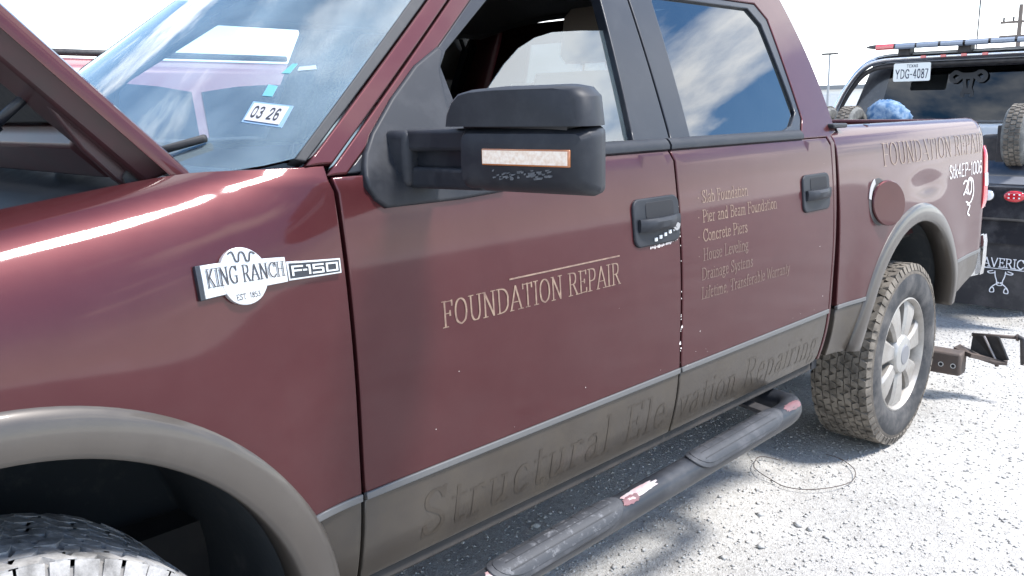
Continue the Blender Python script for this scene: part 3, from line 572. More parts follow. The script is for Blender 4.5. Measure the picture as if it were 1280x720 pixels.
# windshield
def ws(s, t):
    zb_ = 1.345+.034*abs(2*s-1)**7; z = zb_+(ZR-zb_)*t; x0 = L_rub(z)+.004; y0 = S(0, z)+.010; bow = 1-(2*s-1)**2
    return np.array((x0-.13*bow*(1-.25*t), y0+(CW-2*y0)*s, z+.012*bow*t))
def ws_px(u, v):
    best = None; c = (.3, .4); w_ = .6
    for it in range(7):
        for a in np.linspace(c[0]-w_/2, c[0]+w_/2, 13):
            for b_ in np.linspace(c[1]-w_/2, c[1]+w_/2, 13):
                P = ws(a, b_)-CAM; d = P@CF; e = math.hypot(640+FPX*(P@CR)/d-u, 360-FPX*(P@CU)/d-v)
                if best is None or e < best[0]: best = (e, a, b_)
        c = best[1:]; w_ *= .35
    return best[1], best[2]
ns, ntt = 30, 14; wv = [ws(i/ns, j/ntt) for i in range(ns+1) for j in range(ntt+1)]
wf = [(i*(ntt+1)+j, i*(ntt+1)+j+1, (i+1)*(ntt+1)+j+1, (i+1)*(ntt+1)+j) for i in range(ns) for j in range(ntt)]
shield = mk('windshield', wv, wf, GLASS_W, truck, smooth=True)
def ws_quad(name, pts, material, lift=.004, parent=shield):
    q = [ws(*ws_px(*p_)) for p_ in pts]; n_ = np.cross(q[1]-q[0], q[3]-q[0]); n_ = n_/np.linalg.norm(n_)
    if n_@(CAM-q[0]) < 0: n_ = -n_
    q = [a-n_*.003+n_*lift for a in q]; MB().prism(q, Vector(-n_*.0012)).obj(name, material, parent); return q, n_
STK = mat('sticker_border', (.20, .32, .46), .5); STW = mat('sticker_white', (.50, .50, .52), .5); INK = mat('ink', (.03, .03, .035), .6); CYAN = mat('toll_tag_pale_blue', (.14, .38, .46), .4)
ws_quad('registration_sticker', [(302, 153), (352, 160), (367, 133), (317, 127)], STK, .004)
q, n_ = ws_quad('registration_sticker', [(306, 151), (349, 157), (362, 135), (319, 130)], STW, .006)
def on_quad(q, n_, u0=0., v0=0., lift=.001):
    eu, ev = q[1]-q[0], q[3]-q[0]; return lambda u, v, k: tuple(q[0]+eu*(u0+u)+ev*(v0+v)+n_*(lift+k))
lettering('sticker_date', '03 26', on_quad(q, n_, .1, .2), .8, .6, INK, shield, hx=.045, hy=.06, serif=False, track=.12)
ws_quad('toll_tag', [(352, 92), (366, 80), (372, 80), (362, 92)], CYAN); ws_quad('toll_tag', [(372, 89), (396, 87), (395, 82), (374, 84)], mat('toll_tag_white', (.4, .5, .55), .4))
ws_quad('windshield_label', [(328, 120), (340, 121), (347, 108), (336, 106)], CYAN)
# cowl, wipers
mb = MB(); rows = []
for i in range(25):
    s_ = .07+.86*i/24; a = ws(s_, .03); rows.append([a+np.array((.02, 0, -.03)), a+np.array((-.012, 0, -.012)), a+np.array((-.07, 0, -.035)), a+np.array((-.16, 0, -.05)), a+np.array((-.17, 0, -.16))])
n = 5; mb.add([p_ for r_ in rows for p_ in r_], [(i*n+j, i*n+j+1, (i+1)*n+j+1, (i+1)*n+j) for i in range(24) for j in range(n-1)]); mb.obj('cowl_panel', BLACK, truck, smooth=True)
for s0, s1, t1 in ((.50, .22, .035), (.92, .62, .06)):
    a = ws(s0, .01)+np.array((-.05, 0, .0)); b_ = ws(s1, t1); n0 = np.array((-.6, 0, .75))*.022; mid = (a+b_)/2+n0
    wp = MB().tube([a, a+n0, mid+n0*.5, b_+n0*1.2], [.014, .012, .008, .006], 8).obj('wiper', BLACK, truck, smooth=True)
    e0 = ws(s1+.17, t1*.45); e1 = ws(max(s1-.08, .03), t1+.08); MB().tube([e0+n0*.5, b_+n0*.8, e1+n0*.5], .008, 6).obj('blade', RUB, wp, smooth=True)

# --- interior
dash = MB(); rings = []
for y in np.linspace(.13, 1.79, 16):
    q_ = -.10*(1-(2*(y-.13)/1.66-1)**2)
    rings.append([(-2.93+q_, y, 1.30), (-2.80+q_*.6, y, 1.325), (-2.62, y, 1.32), (-2.55, y, 1.28), (-2.54, y, 1.10), (-2.62, y, .95), (-2.95, y, .95)])
dash.loft(rings).obj('dashboard', DASH, truck, autos=50)
hood_pod = MB().loft([[(-2.70, .30+dy, 1.315), (-2.56, .30+dy, 1.335), (-2.53, .30+dy, 1.30)] for dy in (0, .06, .3, .36)]).obj('instrument_hood', DASH, truck, smooth=True)
swc = Vector((-2.36, .48, 1.20)); ax = Vector((1, 0, .42)).normalized(); e1 = Vector((0, 1, 0)); e2 = ax.cross(e1)
sw = MB().tube([swc+(e1*math.cos(t)+e2*math.sin(t))*.19 for t in np.linspace(0, 2*math.pi, 40)[:-1]], .016, 8, closed=True).obj('steering_wheel', DASH, truck, smooth=True)
MB().tube([swc-ax*.18, swc-ax*.02], [.04, .07], 12).obj('hub', DASH, sw, smooth=True); MB().bar(swc-e1*.18, swc+e1*.18, .03, .05).obj('spoke', DASH, sw)
def seat(x, y, w_, name='seat'):
    s = MB().loft([[(x-.5+dx, y+py, .92+pz) for py, pz in rrect(w_, .16, .05)] for dx in (0, .52)]).obj(name, BEIGE, truck, autos=50)
    MB().loft([[(x+.02+.0+t*.22+px, y+py*(1-.15*t), .95+t*.62+0*px) for px, py in rrect(.15, w_, .06)] for t in (0, .3, .7, .95, 1)]).obj('backrest', BEIGE, s, autos=50)
    return s
for y in (.50, 1.42):
    s = seat(-1.75, y, .50); MB().loft([[(-1.50+t*.03+px, y+py, 1.60+t*.17) for px, py in rrect(.09*k, .26*k, .03)] for t, k in ((0, .85), (.15, 1), (.85, 1), (1, .85))]).obj('headrest', BEIGE, s, autos=50)
    MB().tube([(-1.52, y-.05, 1.50), (-1.50, y-.05, 1.62)], .008, 6).obj('headrest_post', CHROME, s); MB().tube([(-1.52, y+.05, 1.50), (-1.50, y+.05, 1.62)], .008, 6).obj('headrest_post', CHROME, s)
seat(-.95, .96, 1.45, 'rear_bench')
MB().loft([[(L_bs(z)-.02+dx, S(0, z)+.055+dy, z) for dx, dy in ((-.022, 0), (.022, 0), (.022, .004), (-.022, .004))] for z in zs(1.0, 1.76, 8)]).obj('seat_belt', mat('seat_belt_grey', (.42, .42, .40), .7), truck)
MB().box((-2.9, .10, .55), (-.80, 1.82, .62)).obj('cab_floor', DARK, truck); MB().box((-.80, .12, .6), (-.775, 1.80, 1.36)).obj('cab_back', GREYT, truck)
mb = MB(); a = [(L_cr(1.36)-.03, .09, 1.36), (L_cr(1.36)-.03, CW-.09, 1.36), (L_cr(1.44)-.03, CW-.12, 1.44), (L_cr(1.44)-.03, .12, 1.44)]; mb.hexa(a, [(x+.02, y, z) for x, y, z in a])
a = [(L_cr(1.74)-.03, .26, 1.74), (L_cr(1.74)-.03, CW-.26, 1.74), (L_cr(1.83)-.03, CW-.30, 1.83), (L_cr(1.83)-.03, .30, 1.83)]; mb.hexa(a, [(x+.02, y, z) for x, y, z in a])
for s_ in (0, 1):
    f = lambda y: CW-y if s_ else y
    a = [(L_cr(1.40)-.03, f(.10), 1.40), (L_cr(1.40)-.03, f(.35), 1.40), (L_cr(1.78)-.03, f(.45), 1.78), (L_cr(1.78)-.03, f(.28), 1.78)]; mb.hexa(a, [(x+.02, y, z) for x, y, z in a])
mb.obj('cab_back_upper', MAROON, truck)
mk('rear_glass', [(L_cr(1.43)-.015, .3, 1.43), (L_cr(1.43)-.015, CW-.3, 1.43), (L_cr(1.75)-.015, CW-.4, 1.75), (L_cr(1.75)-.015, .4, 1.75)], [(0, 1, 2, 3)], GLASS_R, truck)

# --- bed box, tailgate, bumper, lamps
MB().box((-.72, .14, .86), (.95, 1.78, .90)).obj('bed_floor', UNDER, truck)
for y0, y1 in ((.118, .16), (1.76, 1.802)): MB().box((-.73, y0, .88), (.95, y1, 1.374)).obj('bed_wall', MAROOND, truck)
MB().box((-.733, .12, .88), (-.69, 1.80, 1.374)).obj('bed_wall', MAROOND, truck)
MB().box((-.735, .045, 1.372), (-.62, .15, 1.388)).obj('rail_cap', BLACK, truck, bevel=.005)
MB().lathe([(.012, 0), (.012, .003), (0, .003)], (-.33, .095, 1.3785), 12, 'z').obj('stake_pocket', DARK, truck)
tg = MB().box((.955, .135, .78), (.995, 1.785, 1.372)).obj('tailgate', MAROON, truck, bevel=.012)
MB().box((.995, .82, 1.22), (1.006, 1.10, 1.31)).obj('tailgate_handle', BLACK, tg, bevel=.01)
def lamp(f):
    rings = []
    for k, z in enumerate(zs(.945, 1.245, 12)):
        e = math.sin(math.pi*min(1, (k+.35)/2.2)/2)*math.sin(math.pi*min(1, (12.35-k)/2.2)/2)
        xf = .885+.035*(z-.945)/.3
        rings.append([(x, f(bed_map(min(x, .98), z)[1]+dy), z) for x, dy in ((xf, .02), (xf, -.006*e), (.93, -.016*e), (.965, -.018*e), (.992, -.008), (1.004, .02), (1.006, .13), (.97, .13))])
    return MB().loft(rings)
tl = lamp(lambda y: y).obj('tail_light', RED, truck, autos=45); lamp(lambda y: CW-y).obj('tail_light', RED, truck, autos=45)
pr = []
for z in zs(1.055, 1.115, 4): pr.append([(x, bed_map(min(x, .98), z)[1]+dy, z) for x, dy in ((.905, -.011), (.93, -.0185), (.965, -.0205), (.9935, -.010), (.9935, .02), (.905, .01))])
MB().loft(pr).obj('reverse_lens', LENS, tl, smooth=False)
bp_ = []
for y in (.02, .035, .07, .2, .5, .96): bp_.append(y)
bp_ += [CW-y for y in bp_[-2::-1]]; rings = []
for y in bp_:
    d_ = min(y, CW-y); x0 = 1.03+.10*smooth1(d_, .02, .35); z0 = .60-.03*smooth1(d_, .05, .4)
    rings.append([(x0-.10-.05*(d_ < .1), y, .80), (x0, y, .805), (x0+.02, y, .79), (x0+.024, y, .72), (x0+.012, y, z0+.02), (x0-.02, y, z0), (x0-.12-.04*(d_ < .1), y, z0+.01)])
bumper = MB().loft(rings).obj('rear_bumper', CHROME, truck, autos=35)
rings = [[(x, bed_map(min(x, .98), .72)[1]+dy-.012+(.05*max(0, x-.98)), z) for dy, z in ((0, .60+.04*(1.05-x)), (-.006, .66), (-.006, .77), (0, .803), (.03, .80), (.03, .61))] for x in (.985, 1.0, 1.03, 1.055)]
MB().loft(rings).obj('bumper_end', CHROME, bumper, autos=40)
# fuel door, ajar, over its filler pocket
fc = (-.395, 1.085); fr_ = .086
pocket = panel('fuel_pocket', arc(fc[0]-.004, fc[1]+.004, fr_+.004, 0, 354, 32), lambda x, s: bed_map(x, s, -.0015), mat('filler_pocket', (.05, .045, .045), .6), bed, .03, edge=.002, depth=.004)
a_ = R(20); hx_ = fc[0]-fr_; ring = arc(fc[0], fc[1], fr_, 0, 354, 40)
def fuel(x, z, o_): d = x-hx_; return (hx_+.012+d*math.cos(a_)-o_*math.sin(a_), bed_map(hx_, z)[1]-.006-d*math.sin(a_)-o_*math.cos(a_), z)
v = [fuel(x, z, .0) for x, z in ring]+[fuel(fc[0]+(x-fc[0])*.96, fc[1]+(z-fc[1])*.96, .004) for x, z in ring]+[fuel(x, z, -.006) for x, z in ring]; n = len(ring)
panel('pocket_rim', arc(fc[0]-.002, fc[1]+.003, fr_+.010, 112, 168, 16)+arc(fc[0]+.004, fc[1]-.004, fr_-.002, 166, 114, 16), lambda x, s: bed_map(x, s, -.004), mat('bare_white_primer', (.36, .35, .35), .6), bed, .03, edge=.001, depth=.003)
mk('fuel_door', v, [tuple(range(n, 2*n))]+[(i, (i+1) % n, (i+1) % n+n, i+n) for i in range(n)]+[(i+2*n, (i+1) % n+2*n, (i+1) % n, i) for i in range(n)]+[tuple(range(3*n-1, 2*n-1, -1))], MAROON, bed)

# --- hood, raised on its hinges
HA = R(44.3); HO = np.array((-3.078, 0, 1.358)); HF = np.array((-math.cos(HA), 0, math.sin(HA))); HU = np.array((math.sin(HA), 0, math.cos(HA)))
def hp(u, y, h): return HO+HF*u+HU*h+np.array((0, y, 0))
HY0, HY1 = .128, CW-.128
def hood_h(u, y):
    q_ = (y-HY0)/(HY1-HY0); e = min(q_, 1-q_)
    return .034*(1-(2*q_-1)**2)+.012*smooth1(e, .0, .03)+.014*smooth1(e, .12, .2)-.05*smooth1(u, .85, 1.25)**2
yy = [HY0, HY0+.006, HY0+.016, HY0+.03, HY0+.05]+list(np.linspace(HY0+.09, .96, 14)); yy = yy+[CW-y for y in yy[-2::-1]]
uu = [0, .006, .015]+list(np.linspace(.04, 1.21, 26))+[1.235, 1.245]
grid = [[hp(u, y, hood_h(u, y)-(.010 if y in (yy[0], yy[-1]) else 0)) for y in yy] for u in uu]
n = len(yy); v = [q for g in grid for q in g]; nb = len(v)
v += [hp(u, y, hood_h(u, y)-.026) for u in uu for y in yy]
idg = lambda i, j, b_=0: b_+i*n+j
f = [(idg(i, j), idg(i, j+1), idg(i+1, j+1), idg(i+1, j)) for i in range(len(uu)-1) for j in range(n-1)]
f += [(idg(i, j, nb), idg(i+1, j, nb), idg(i+1, j+1, nb), idg(i, j+1, nb)) for i in range(len(uu)-1) for j in range(n-1)]
for i in range(len(uu)-1): f += [(idg(i, 0), idg(i+1, 0), idg(i+1, 0, nb), idg(i, 0, nb)), (idg(i, n-1), idg(i, n-1, nb), idg(i+1, n-1, nb), idg(i+1, n-1))]
for j in range(n-1): f += [(idg(0, j), idg(0, j, nb), idg(0, j+1, nb), idg(0, j+1)), (idg(len(uu)-1, j), idg(len(uu)-1, j+1), idg(len(uu)-1, j+1, nb), idg(len(uu)-1, j, nb))]
hood = mk('hood', v, f, MAROON, truck, autos=40)
def hood_piece(name, u0, u1, y0, y1, h0, h1, material, tap=.25):
    du = (u1-u0)*.5*tap*0+.02; P = []
    for h, k in ((h0, 0), (h1, .018)):
        P.append([hp(u, y, h) for u, y in ((u0+k, y0+k), (u1-k, y0+k), (u1-k, y1-k), (u0+k, y1-k))])
    MB().hexa(P[0], P[1]).obj(name, material, hood, bevel=.006)
hood_piece('inner_frame', .02, 1.20, HY0+.022, HY0+.17, -.012, -.052, MAROOND); hood_piece('inner_frame', .02, 1.20, HY1-.17, HY1-.022, -.012, -.052, MAROOND)
hood_piece('inner_frame', .02, .14, HY0+.175, HY1-.175, -.012, -.050, MAROOND); hood_piece('inner_frame', 1.04, 1.20, HY0+.175, HY1-.175, -.014, -.060, MAROOND)
hood_piece('hood_insulation', .145, 1.03, HY0+.18, HY1-.18, .0, -.034, mat('hood_liner', (.02, .02, .022), .95, bump=(60, .4, .004)))
def arm(y, pts, w0, w1, th, name, material):
    P = [Vector(at_y(*q, y)) for q in pts]; rings = []
    for i, q in enumerate(P):
        d = (P[min(i+1, len(P)-1)]-P[max(i-1, 0)]).normalized(); u = Vector((0, 1, 0)).cross(d).normalized(); w_ = (w0+(w1-w0)*i/(len(P)-1))/2
        rings.append([q+u*w_+Vector((0, s*th/2, 0)) for s in (-1, 1)]+[q-u*w_+Vector((0, s*th/2, 0)) for s in (1, -1)])
    return MB().loft(rings).obj(name, material, truck, bevel=.004)
h1 = arm(.20, ((178, 236), (150, 215), (112, 178), (62, 112)), .032, .040, .018, 'hood_hinge', MAROOND)
MB().lathe([(.0, -.016), (.014, -.016), (.014, .016), (.0, .016)], tuple(at_y(160, 222, .20)), 12, 'y').obj('pivot_bolt', DKSTEEL, h1)
arm(CW-.2, ((-150, 200), (-180, 170)), .03, .03, .018, 'hood_hinge', MAROOND)
sa, sb = Vector(at_y(-60, 205, .27)), Vector(at_y(58, 97, .27)); mid = sa.lerp(sb, .45)
gs = MB().tube([sa, mid], .013, 12).obj('gas_strut', GLOSSB, truck, smooth=True); MB().tube([mid, sb], .009, 8).obj('strut_rod', GLOSSB, gs, smooth=True)
# engine bay
MB().box((-4.25, .155, 1.03), (-3.03, .20, 1.275)).obj('inner_fender', MAROOND, truck, bevel=.01); MB().box((-4.25, CW-.20, 1.03), (-3.03, CW-.155, 1.275)).obj('inner_fender', MAROOND, truck, bevel=.01)
MB().box((-3.07, .16, 1.02), (-3.03, CW-.16, 1.27)).obj('firewall', DARK, truck)
MB().box((-4.25, .64, .58), (-3.07, CW-.64, .62)).obj('splash_shield', UNDER, truck)
eng = MB().box((-3.95, .62, .75), (-3.2, 1.3, 1.08)).obj('engine', DKSTEEL, truck, bevel=.05)
MB().box((-3.85, .72, 1.08), (-3.3, 1.2, 1.16)).obj('engine_cover', BLACK, eng, bevel=.03)
MB().tube(catmull([(-3.35, .45, 1.16), (-3.5, .55, 1.2), (-3.75, .6, 1.18), (-4.0, .5, 1.12)], 6), .05, 12).obj('intake_hose', RUB, truck, smooth=True)
MB().box((-3.42, .24, .95), (-3.18, .44, 1.20)).obj('brake_reservoir', BLACK, truck, bevel=.03); MB().box((-4.15, .24, .9), (-3.75, .55, 1.17)).obj('battery_box', BLACK, truck, bevel=.02)
MB().tube(catmull([(-3.15, .30, 1.22), (-3.2, .5, 1.26), (-3.16, .8, 1.24), (-3.2, 1.2, 1.25)], 6), .014, 8).obj('wiring_loom', RUB, truck, smooth=True)
# front end (out of frame from here, seen from a step aside)
gr = MB().box((-4.36, .34, .82), (-4.28, CW-.34, 1.18)).obj('grille', CHROME, truck, bevel=.02)
for k in range(3): MB().box((-4.37, .38, .87+.1*k), (-4.355, CW-.38, .94+.1*k)).obj('grille_slot', DARK, gr)
MB().box((-4.26, .2, .60), (-4.22, CW-.2, 1.20)).obj('radiator_support', DARK, truck)
for f_ in (lambda y: y, lambda y: CW-y):
    P = [(-4.345, f_(.32), .86), (-4.325, f_(.06), .86), (-4.325, f_(.07), 1.17), (-4.345, f_(.32), 1.17)]
    MB().hexa(P, [(x+.09, y, z) for x, y, z in P]).obj('headlight', LENS, truck, bevel=.012)
MB().loft([[(x+.12*(1-min(1, min(y, CW-y)/.3))**2, y, z) for x, z in ((-4.28, .52), (-4.44, .53), (-4.46, .60), (-4.45, .77), (-4.40, .80), (-4.28, .80))] for y in (.0, .05, .15, .35, .96, CW-.35, CW-.15, CW-.05, CW)]).obj('front_bumper', CHROME, truck, autos=40)

# --- door mirror
sail_px = [(457, 205), (458, 190), (466, 165), (490, 122), (520, 80), (548, 57), (556, 62), (552, 90), (566, 150), (574, 188), (600, 225), (634, 239), (580, 249), (486, 260), (472, 250), (462, 232)]
sail = [on_s(*q, -.012) for q in sail_px]
mirror = panel('side_mirror', sail, lambda x, s: (x, S(x, s)*.9-.012+.004, s) if s < 1.30 else (x, S(x, s)-.010, s), BLACK, truck, .03, edge=.007, depth=.022)
MX = -2.670
def msec(x, y0, y1, z0, z1, r, tilt=0.):     # rounded section across the mirror head at x
    return [(x+tilt*(-(y-(y0+y1)/2)), y, z) for y, z in (((y0+y1)/2+a, (z0+z1)/2+b_) for a, b_ in rrect(abs(y1-y0), z1-z0, r, 6))]
def pill(name, secs, material, parent=mirror, sub=0):
    o = MB().loft([msec(*s_) for s_ in secs]).obj(name, material, parent, autos=32); return o
T = .10
# lower housing
pill('mirror_housing', [(MX-.060, -.185, -.408, 1.345, 1.405, .022, T), (MX-.054, -.172, -.420, 1.334, 1.418, .016, T), (MX-.040, -.163, -.428, 1.325, 1.4255, .016, T), (MX-.015, -.155, -.428, 1.318, 1.428, .016, T), (MX+.04, -.150, -.395, 1.316, 1.4292, .014, T), (MX+.10, -.150, -.345, 1.318, 1.4292, .014, T)], BLACK)
# upper cap: top edge rounded, inner corner sloping
def capsec(x, s_, y0=-.118, y1=-.456, z0=1.4300, z1=1.497):
    pts = [(y1, z0), (y0, z0), (y0-.004, z0+.022), (y0-.016, z0+.045), (y0-.034, z0+.059), (y0-.060, z1-.003), (y0-.12, z1), (y1+.05, z1), (y1+.022, z1-.005), (y1+.006, z1-.02)]
    cy, cz = (y0+y1)/2, z0; return [(x-T*((cy+(y-cy)*s_)-cy), cy+(y-cy)*s_, cz+(z-cz)*(s_*1.0 if s_ < 1 else 1)) for y, z in pts]
MB().loft([capsec(MX-.060, .88, -.125, -.432), capsec(MX-.054, .925, -.125, -.434), capsec(MX-.042, .96, -.125, -.434), capsec(MX-.022, .985, -.125, -.430), capsec(MX+.03, 1., -.125, -.400), capsec(MX+.10, 1., -.125, -.345)]).obj('mirror_cap', BLACK, mirror, autos=38)
MB().box((MX+.085, -.300, 1.33), (MX+.099, -.165, 1.475)).obj('mirror_glass', CHROME, mirror)
MB().box((MX-.035, -.385, 1.40), (MX+.0, -.15, 1.45)).box((MX+.001, -.30, 1.40), (MX+.08, -.15, 1.45)).obj('mirror_core', GLOSSB, mirror)
# twin arms
def armbox(a, b_, h0, h1, d0, d1, name='mirror_arm', mt=BLACK):
    a, b_ = Vector(a), Vector(b_)
    q = lambda P, h, d: [P+Vector((-d, 0, -h)), P+Vector((d, 0, -h)), P+Vector((d, 0, h)), P+Vector((-d, 0, h))]
    MB().hexa(q(a, h0, d0), q(b_, h1, d1)).obj(name, mt, mirror, bevel=.008, bsegs=3)
armbox((-2.650, .075, 1.401), (MX-.012, -.20, 1.4075), .020, .020, .040, .036)
armbox((-2.645, .06, 1.331), (MX-.010, -.20, 1.338), .021, .019, .040, .036)
armbox((-2.635, .075, 1.37), (MX+.008, -.20, 1.372), .022, .022, .036, .034, 'mirror_arm_web', GLOSSB)
MB().box((-2.705, .012, 1.315), (-2.60, .085, 1.422)).obj('mirror_base', BLACK, mirror, bevel=.014, bsegs=3)
# turn signal let into the front face
fx = lambda y, o_: MX-.0605-T*(y+.2965)-o_
sig = MB().hexa([(fx(-.226, -.004), -.226, 1.366), (fx(-.404, -.004), -.404, 1.366), (fx(-.404, -.004), -.404, 1.394), (fx(-.226, -.004), -.226, 1.394)], [(fx(-.226, .003), -.226, 1.366), (fx(-.404, .003), -.404, 1.366), (fx(-.404, .003), -.404, 1.394), (fx(-.226, .003), -.226, 1.394)]).obj('turn_signal', AMBER, mirror, bevel=.002)
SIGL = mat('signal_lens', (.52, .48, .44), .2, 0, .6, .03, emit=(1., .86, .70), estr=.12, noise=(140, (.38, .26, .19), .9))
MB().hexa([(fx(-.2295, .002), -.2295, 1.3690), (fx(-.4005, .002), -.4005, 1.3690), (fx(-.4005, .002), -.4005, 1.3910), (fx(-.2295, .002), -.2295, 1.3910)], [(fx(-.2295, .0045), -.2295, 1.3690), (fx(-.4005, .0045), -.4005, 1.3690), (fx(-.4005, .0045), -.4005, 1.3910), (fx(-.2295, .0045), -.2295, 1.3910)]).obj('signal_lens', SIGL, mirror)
SCUFF = mat('scuff', (.10, .105, .115), .75, noise=(120, (.025, .028, .033), .9))
rg = random.Random(3); pl = []
for k in range(46):
    y = -.245-.13*rg.random(); z = 1.352+.010*rg.random()-(.008*rg.random())-.012*abs((y+.31)/.065)**2*0; l_ = .004+.014*rg.random()*(1-abs(y+.31)/.09); pl.append([(y, z), (y-l_, z+.002*rg.random()), (y-l_*.8, z-.003*rg.random()), (y-l_*.1, z-.003)])
strokes_mesh(pl, lambda y, z, k: (fx(y, .0008+k), y, z), 'scuff_mark', SCUFF, mirror)

# --- door handles
def handle(x0, x1, parent, keypad):
    cx, cz, wd, ht = (x0+x1)/2, 1.166, x1-x0, .124
    o = panel('door_handle', [(cx+a, cz+b_) for a, b_ in rrect(wd, ht, .026, 6)], side_map(-.007), GLOSSB if False else BLACK, parent, .03, edge=.005, depth=.012)
    panel('handle_recess', [(cx+.012+a, cz+.028+b_) for a, b_ in rrect(wd*.62, .046, .012, 4)], side_map(-.0085), DARK, o if False else parent, .03, edge=.002, depth=.004)
    rings = []
    for k in range(13):
        t = k/12; x = x0+.016+(wd-.026)*t; b_ = .020*math.sin(math.pi*min(max(t*1.15, 0), 1))**.6+.008; hh = .017
        y0 = S(x, 1.163)-.008
        rings.append([(x, y0, 1.160-hh), (x, y0-b_*.7, 1.160-hh*.95), (x, y0-b_, 1.160-hh*.4), (x, y0-b_, 1.160+hh*.5), (x, y0-b_*.7, 1.160+hh), (x, y0, 1.160+hh)])
    MB().loft(rings).obj('handle_pull', BLACK, parent, autos=40)
    if keypad:
        for k in range(5):
            x = x0+.088+.022*k; z = 1.119+.0045*k; MB().box((x-.0055, S(x, z)-.0105, z-.005), (x+.0055, S(x, z)-.006, z+.005)).obj('key_button', LENS, parent, bevel=.001)
        x, z = x1-.026, 1.148; MB().lathe([(.0, -.008), (.007, -.008), (.008, -.006), (.015, -.006), (.0165, -.003), (.0165, .004)], (x, S(x, z)-.008, z), 20, 'y').obj('door_lock', CHROME, parent, autos=30)
handle(-1.972, -1.764, fdoor, True); handle(-1.027, -.826, rdoor, False)

# --- fender badge
BADGE = mat('badge_silver', (.55, .56, .57), .28, .35, .5, .05); BDARK = mat('badge_dark', (.02, .023, .03), .4)
bm_ = lambda off: (lambda x, s: fender_map(x, s, off))
badge = panel('badge_edge', [(-3.146, 1.166), (-2.986, 1.174), (-2.986, 1.2185), (-3.146, 1.2115)], bm_(-.008), BDARK, fender, .03, edge=.001, depth=.008)
panel('badge_plate', [(-3.138, 1.1675), (-2.984, 1.1745), (-2.984, 1.218), (-3.138, 1.2115)], bm_(-.0095), BADGE, fender, .03, edge=.0012, depth=.009)
panel('badge_disc', arc(-3.064, 1.1925, .0435, 0, 354, 40), bm_(-.0105), BADGE, fender, .02, edge=.0016, depth=.0095)
panel('badge_plate', [(-2.982, 1.1755), (-2.872, 1.1765), (-2.872, 1.2085), (-2.982, 1.2095)], bm_(-.009), BADGE, fender, .03, edge=.0012, depth=.0085)
panel('badge_inset', [(-2.979, 1.1790), (-2.8755, 1.1798), (-2.8755, 1.2052), (-2.979, 1.2060)], bm_(-.0096), BDARK, fender, .03, edge=.0004, depth=.001)
def on_badge(x0, z0, lift, slope=0.): return lambda u, v, k: fender_map(x0+u, z0+v+u*slope, -lift-k*.5)
lettering('badge_lettering', 'KING RANCH', on_badge(-3.132, 1.181, .0118, .035), .143, .0245, INK, fender, hx=.055, hy=.022, track=.07)
lettering('badge_lettering', 'EST. 1853', on_badge(-3.085, 1.1595, .0118, .02), .044, .0075, INK, fender, hx=.05, hy=.04, track=.1)
strokes_mesh(nib_polys([catmull([(-3.088, 1.2255), (-3.083, 1.2285), (-3.0795, 1.2255), (-3.0765, 1.2145), (-3.0715, 1.2145), (-3.069, 1.2250), (-3.0645, 1.2285), (-3.060, 1.2250), (-3.0575, 1.2145), (-3.0525, 1.2145), (-3.0495, 1.2255), (-3.046, 1.2285), (-3.041, 1.2255)], 4)], .0011, .0008), lambda x, z, k: fender_map(x, z, -.0118-k*.5), 'badge_symbol', INK, fender)
# F-150 in wide block letters
blk = [[(0,0),(0,1),(.9,1)], [(0,.5),(.75,.5)], [(1.05,.5),(1.25,.5)], [(1.4,1),(1.6,1),(1.6,0)], [(2.9,1),(2.0,1),(2.0,.55),(2.8,.55),(2.9,.45),(2.9,0),(1.95,0)], [(3.3,0),(3.3,1),(4.3,1),(4.3,0),(3.3,0)]]
strokes_mesh([[(a*.0212, b_*.0150) for a, b_ in q] for q in nib_polys(blk, .10, .11)], lambda u, v, k: fender_map(-2.973+u, 1.185+v, -.0106-k*.5), 'badge_lettering', BADGE, fender)

# --- sign-writing
lettering('lettering', 'FOUNDATION REPAIR', on_side(-2.634, 1.026), .598, .053, LETTER, fdoor, hx=.050, hy=.018, drop=.02)
panel('rule_line', [(-2.434, 1.0935), (-2.035, 1.0935), (-2.035, 1.0970), (-2.434, 1.0970)], side_map(-.0015), LETTER, fdoor, .06, edge=.0004, depth=.0012)
rows_ = [('* Slab Foundation', -1.662, -1.382, 1.192, LETTER), ('* Pier and Beam Foundation', -1.666, -1.205, 1.138, LETTER), ('* Concrete Piers', -1.670, -1.395, 1.084, LETTER), ('* House Leveling', -1.672, -1.392, 1.030, LETTER2), ('Drainage Systems', -1.655, -1.365, .976, LETTER2), ('Lifetime, Transferable Warranty', -1.655, -1.12, .921, LETTER2)]
for t, a, b_, z, mt in rows_: lettering('lettering', t, on_side(a, z), b_-a, .034, mt, rdoor, hx=.050, hy=.022, track=.05, drop=.0)
lettering('ghost_lettering', 'Structural Ele', on_side(-2.70, .583, -.0025), .90, .105, GHOST, fdoor, hx=.05, hy=.02, track=.12)
lettering('ghost_lettering', 'vation Repairing', on_side(-1.73, .583, -.0025), .88, .095, GHOST, rdoor, hx=.05, hy=.02, track=.12)
on_bed = lambda x0, z0, lift=.0014: (lambda u, v, k: bed_map(x0+u, z0+v, -lift-k))
lettering('lettering', 'FOUNDATION REPAIR', on_bed(-.335, 1.218), 1.255, .084, LETTER, bed, hx=.035, hy=.014, drop=.03)
lettering('marker_writing', 'Stk4EP-1006', on_bed(.40, 1.120), .47, .058, CHALK, bed, hx=.035, hy=.035, serif=False, track=.05, shear=.1)
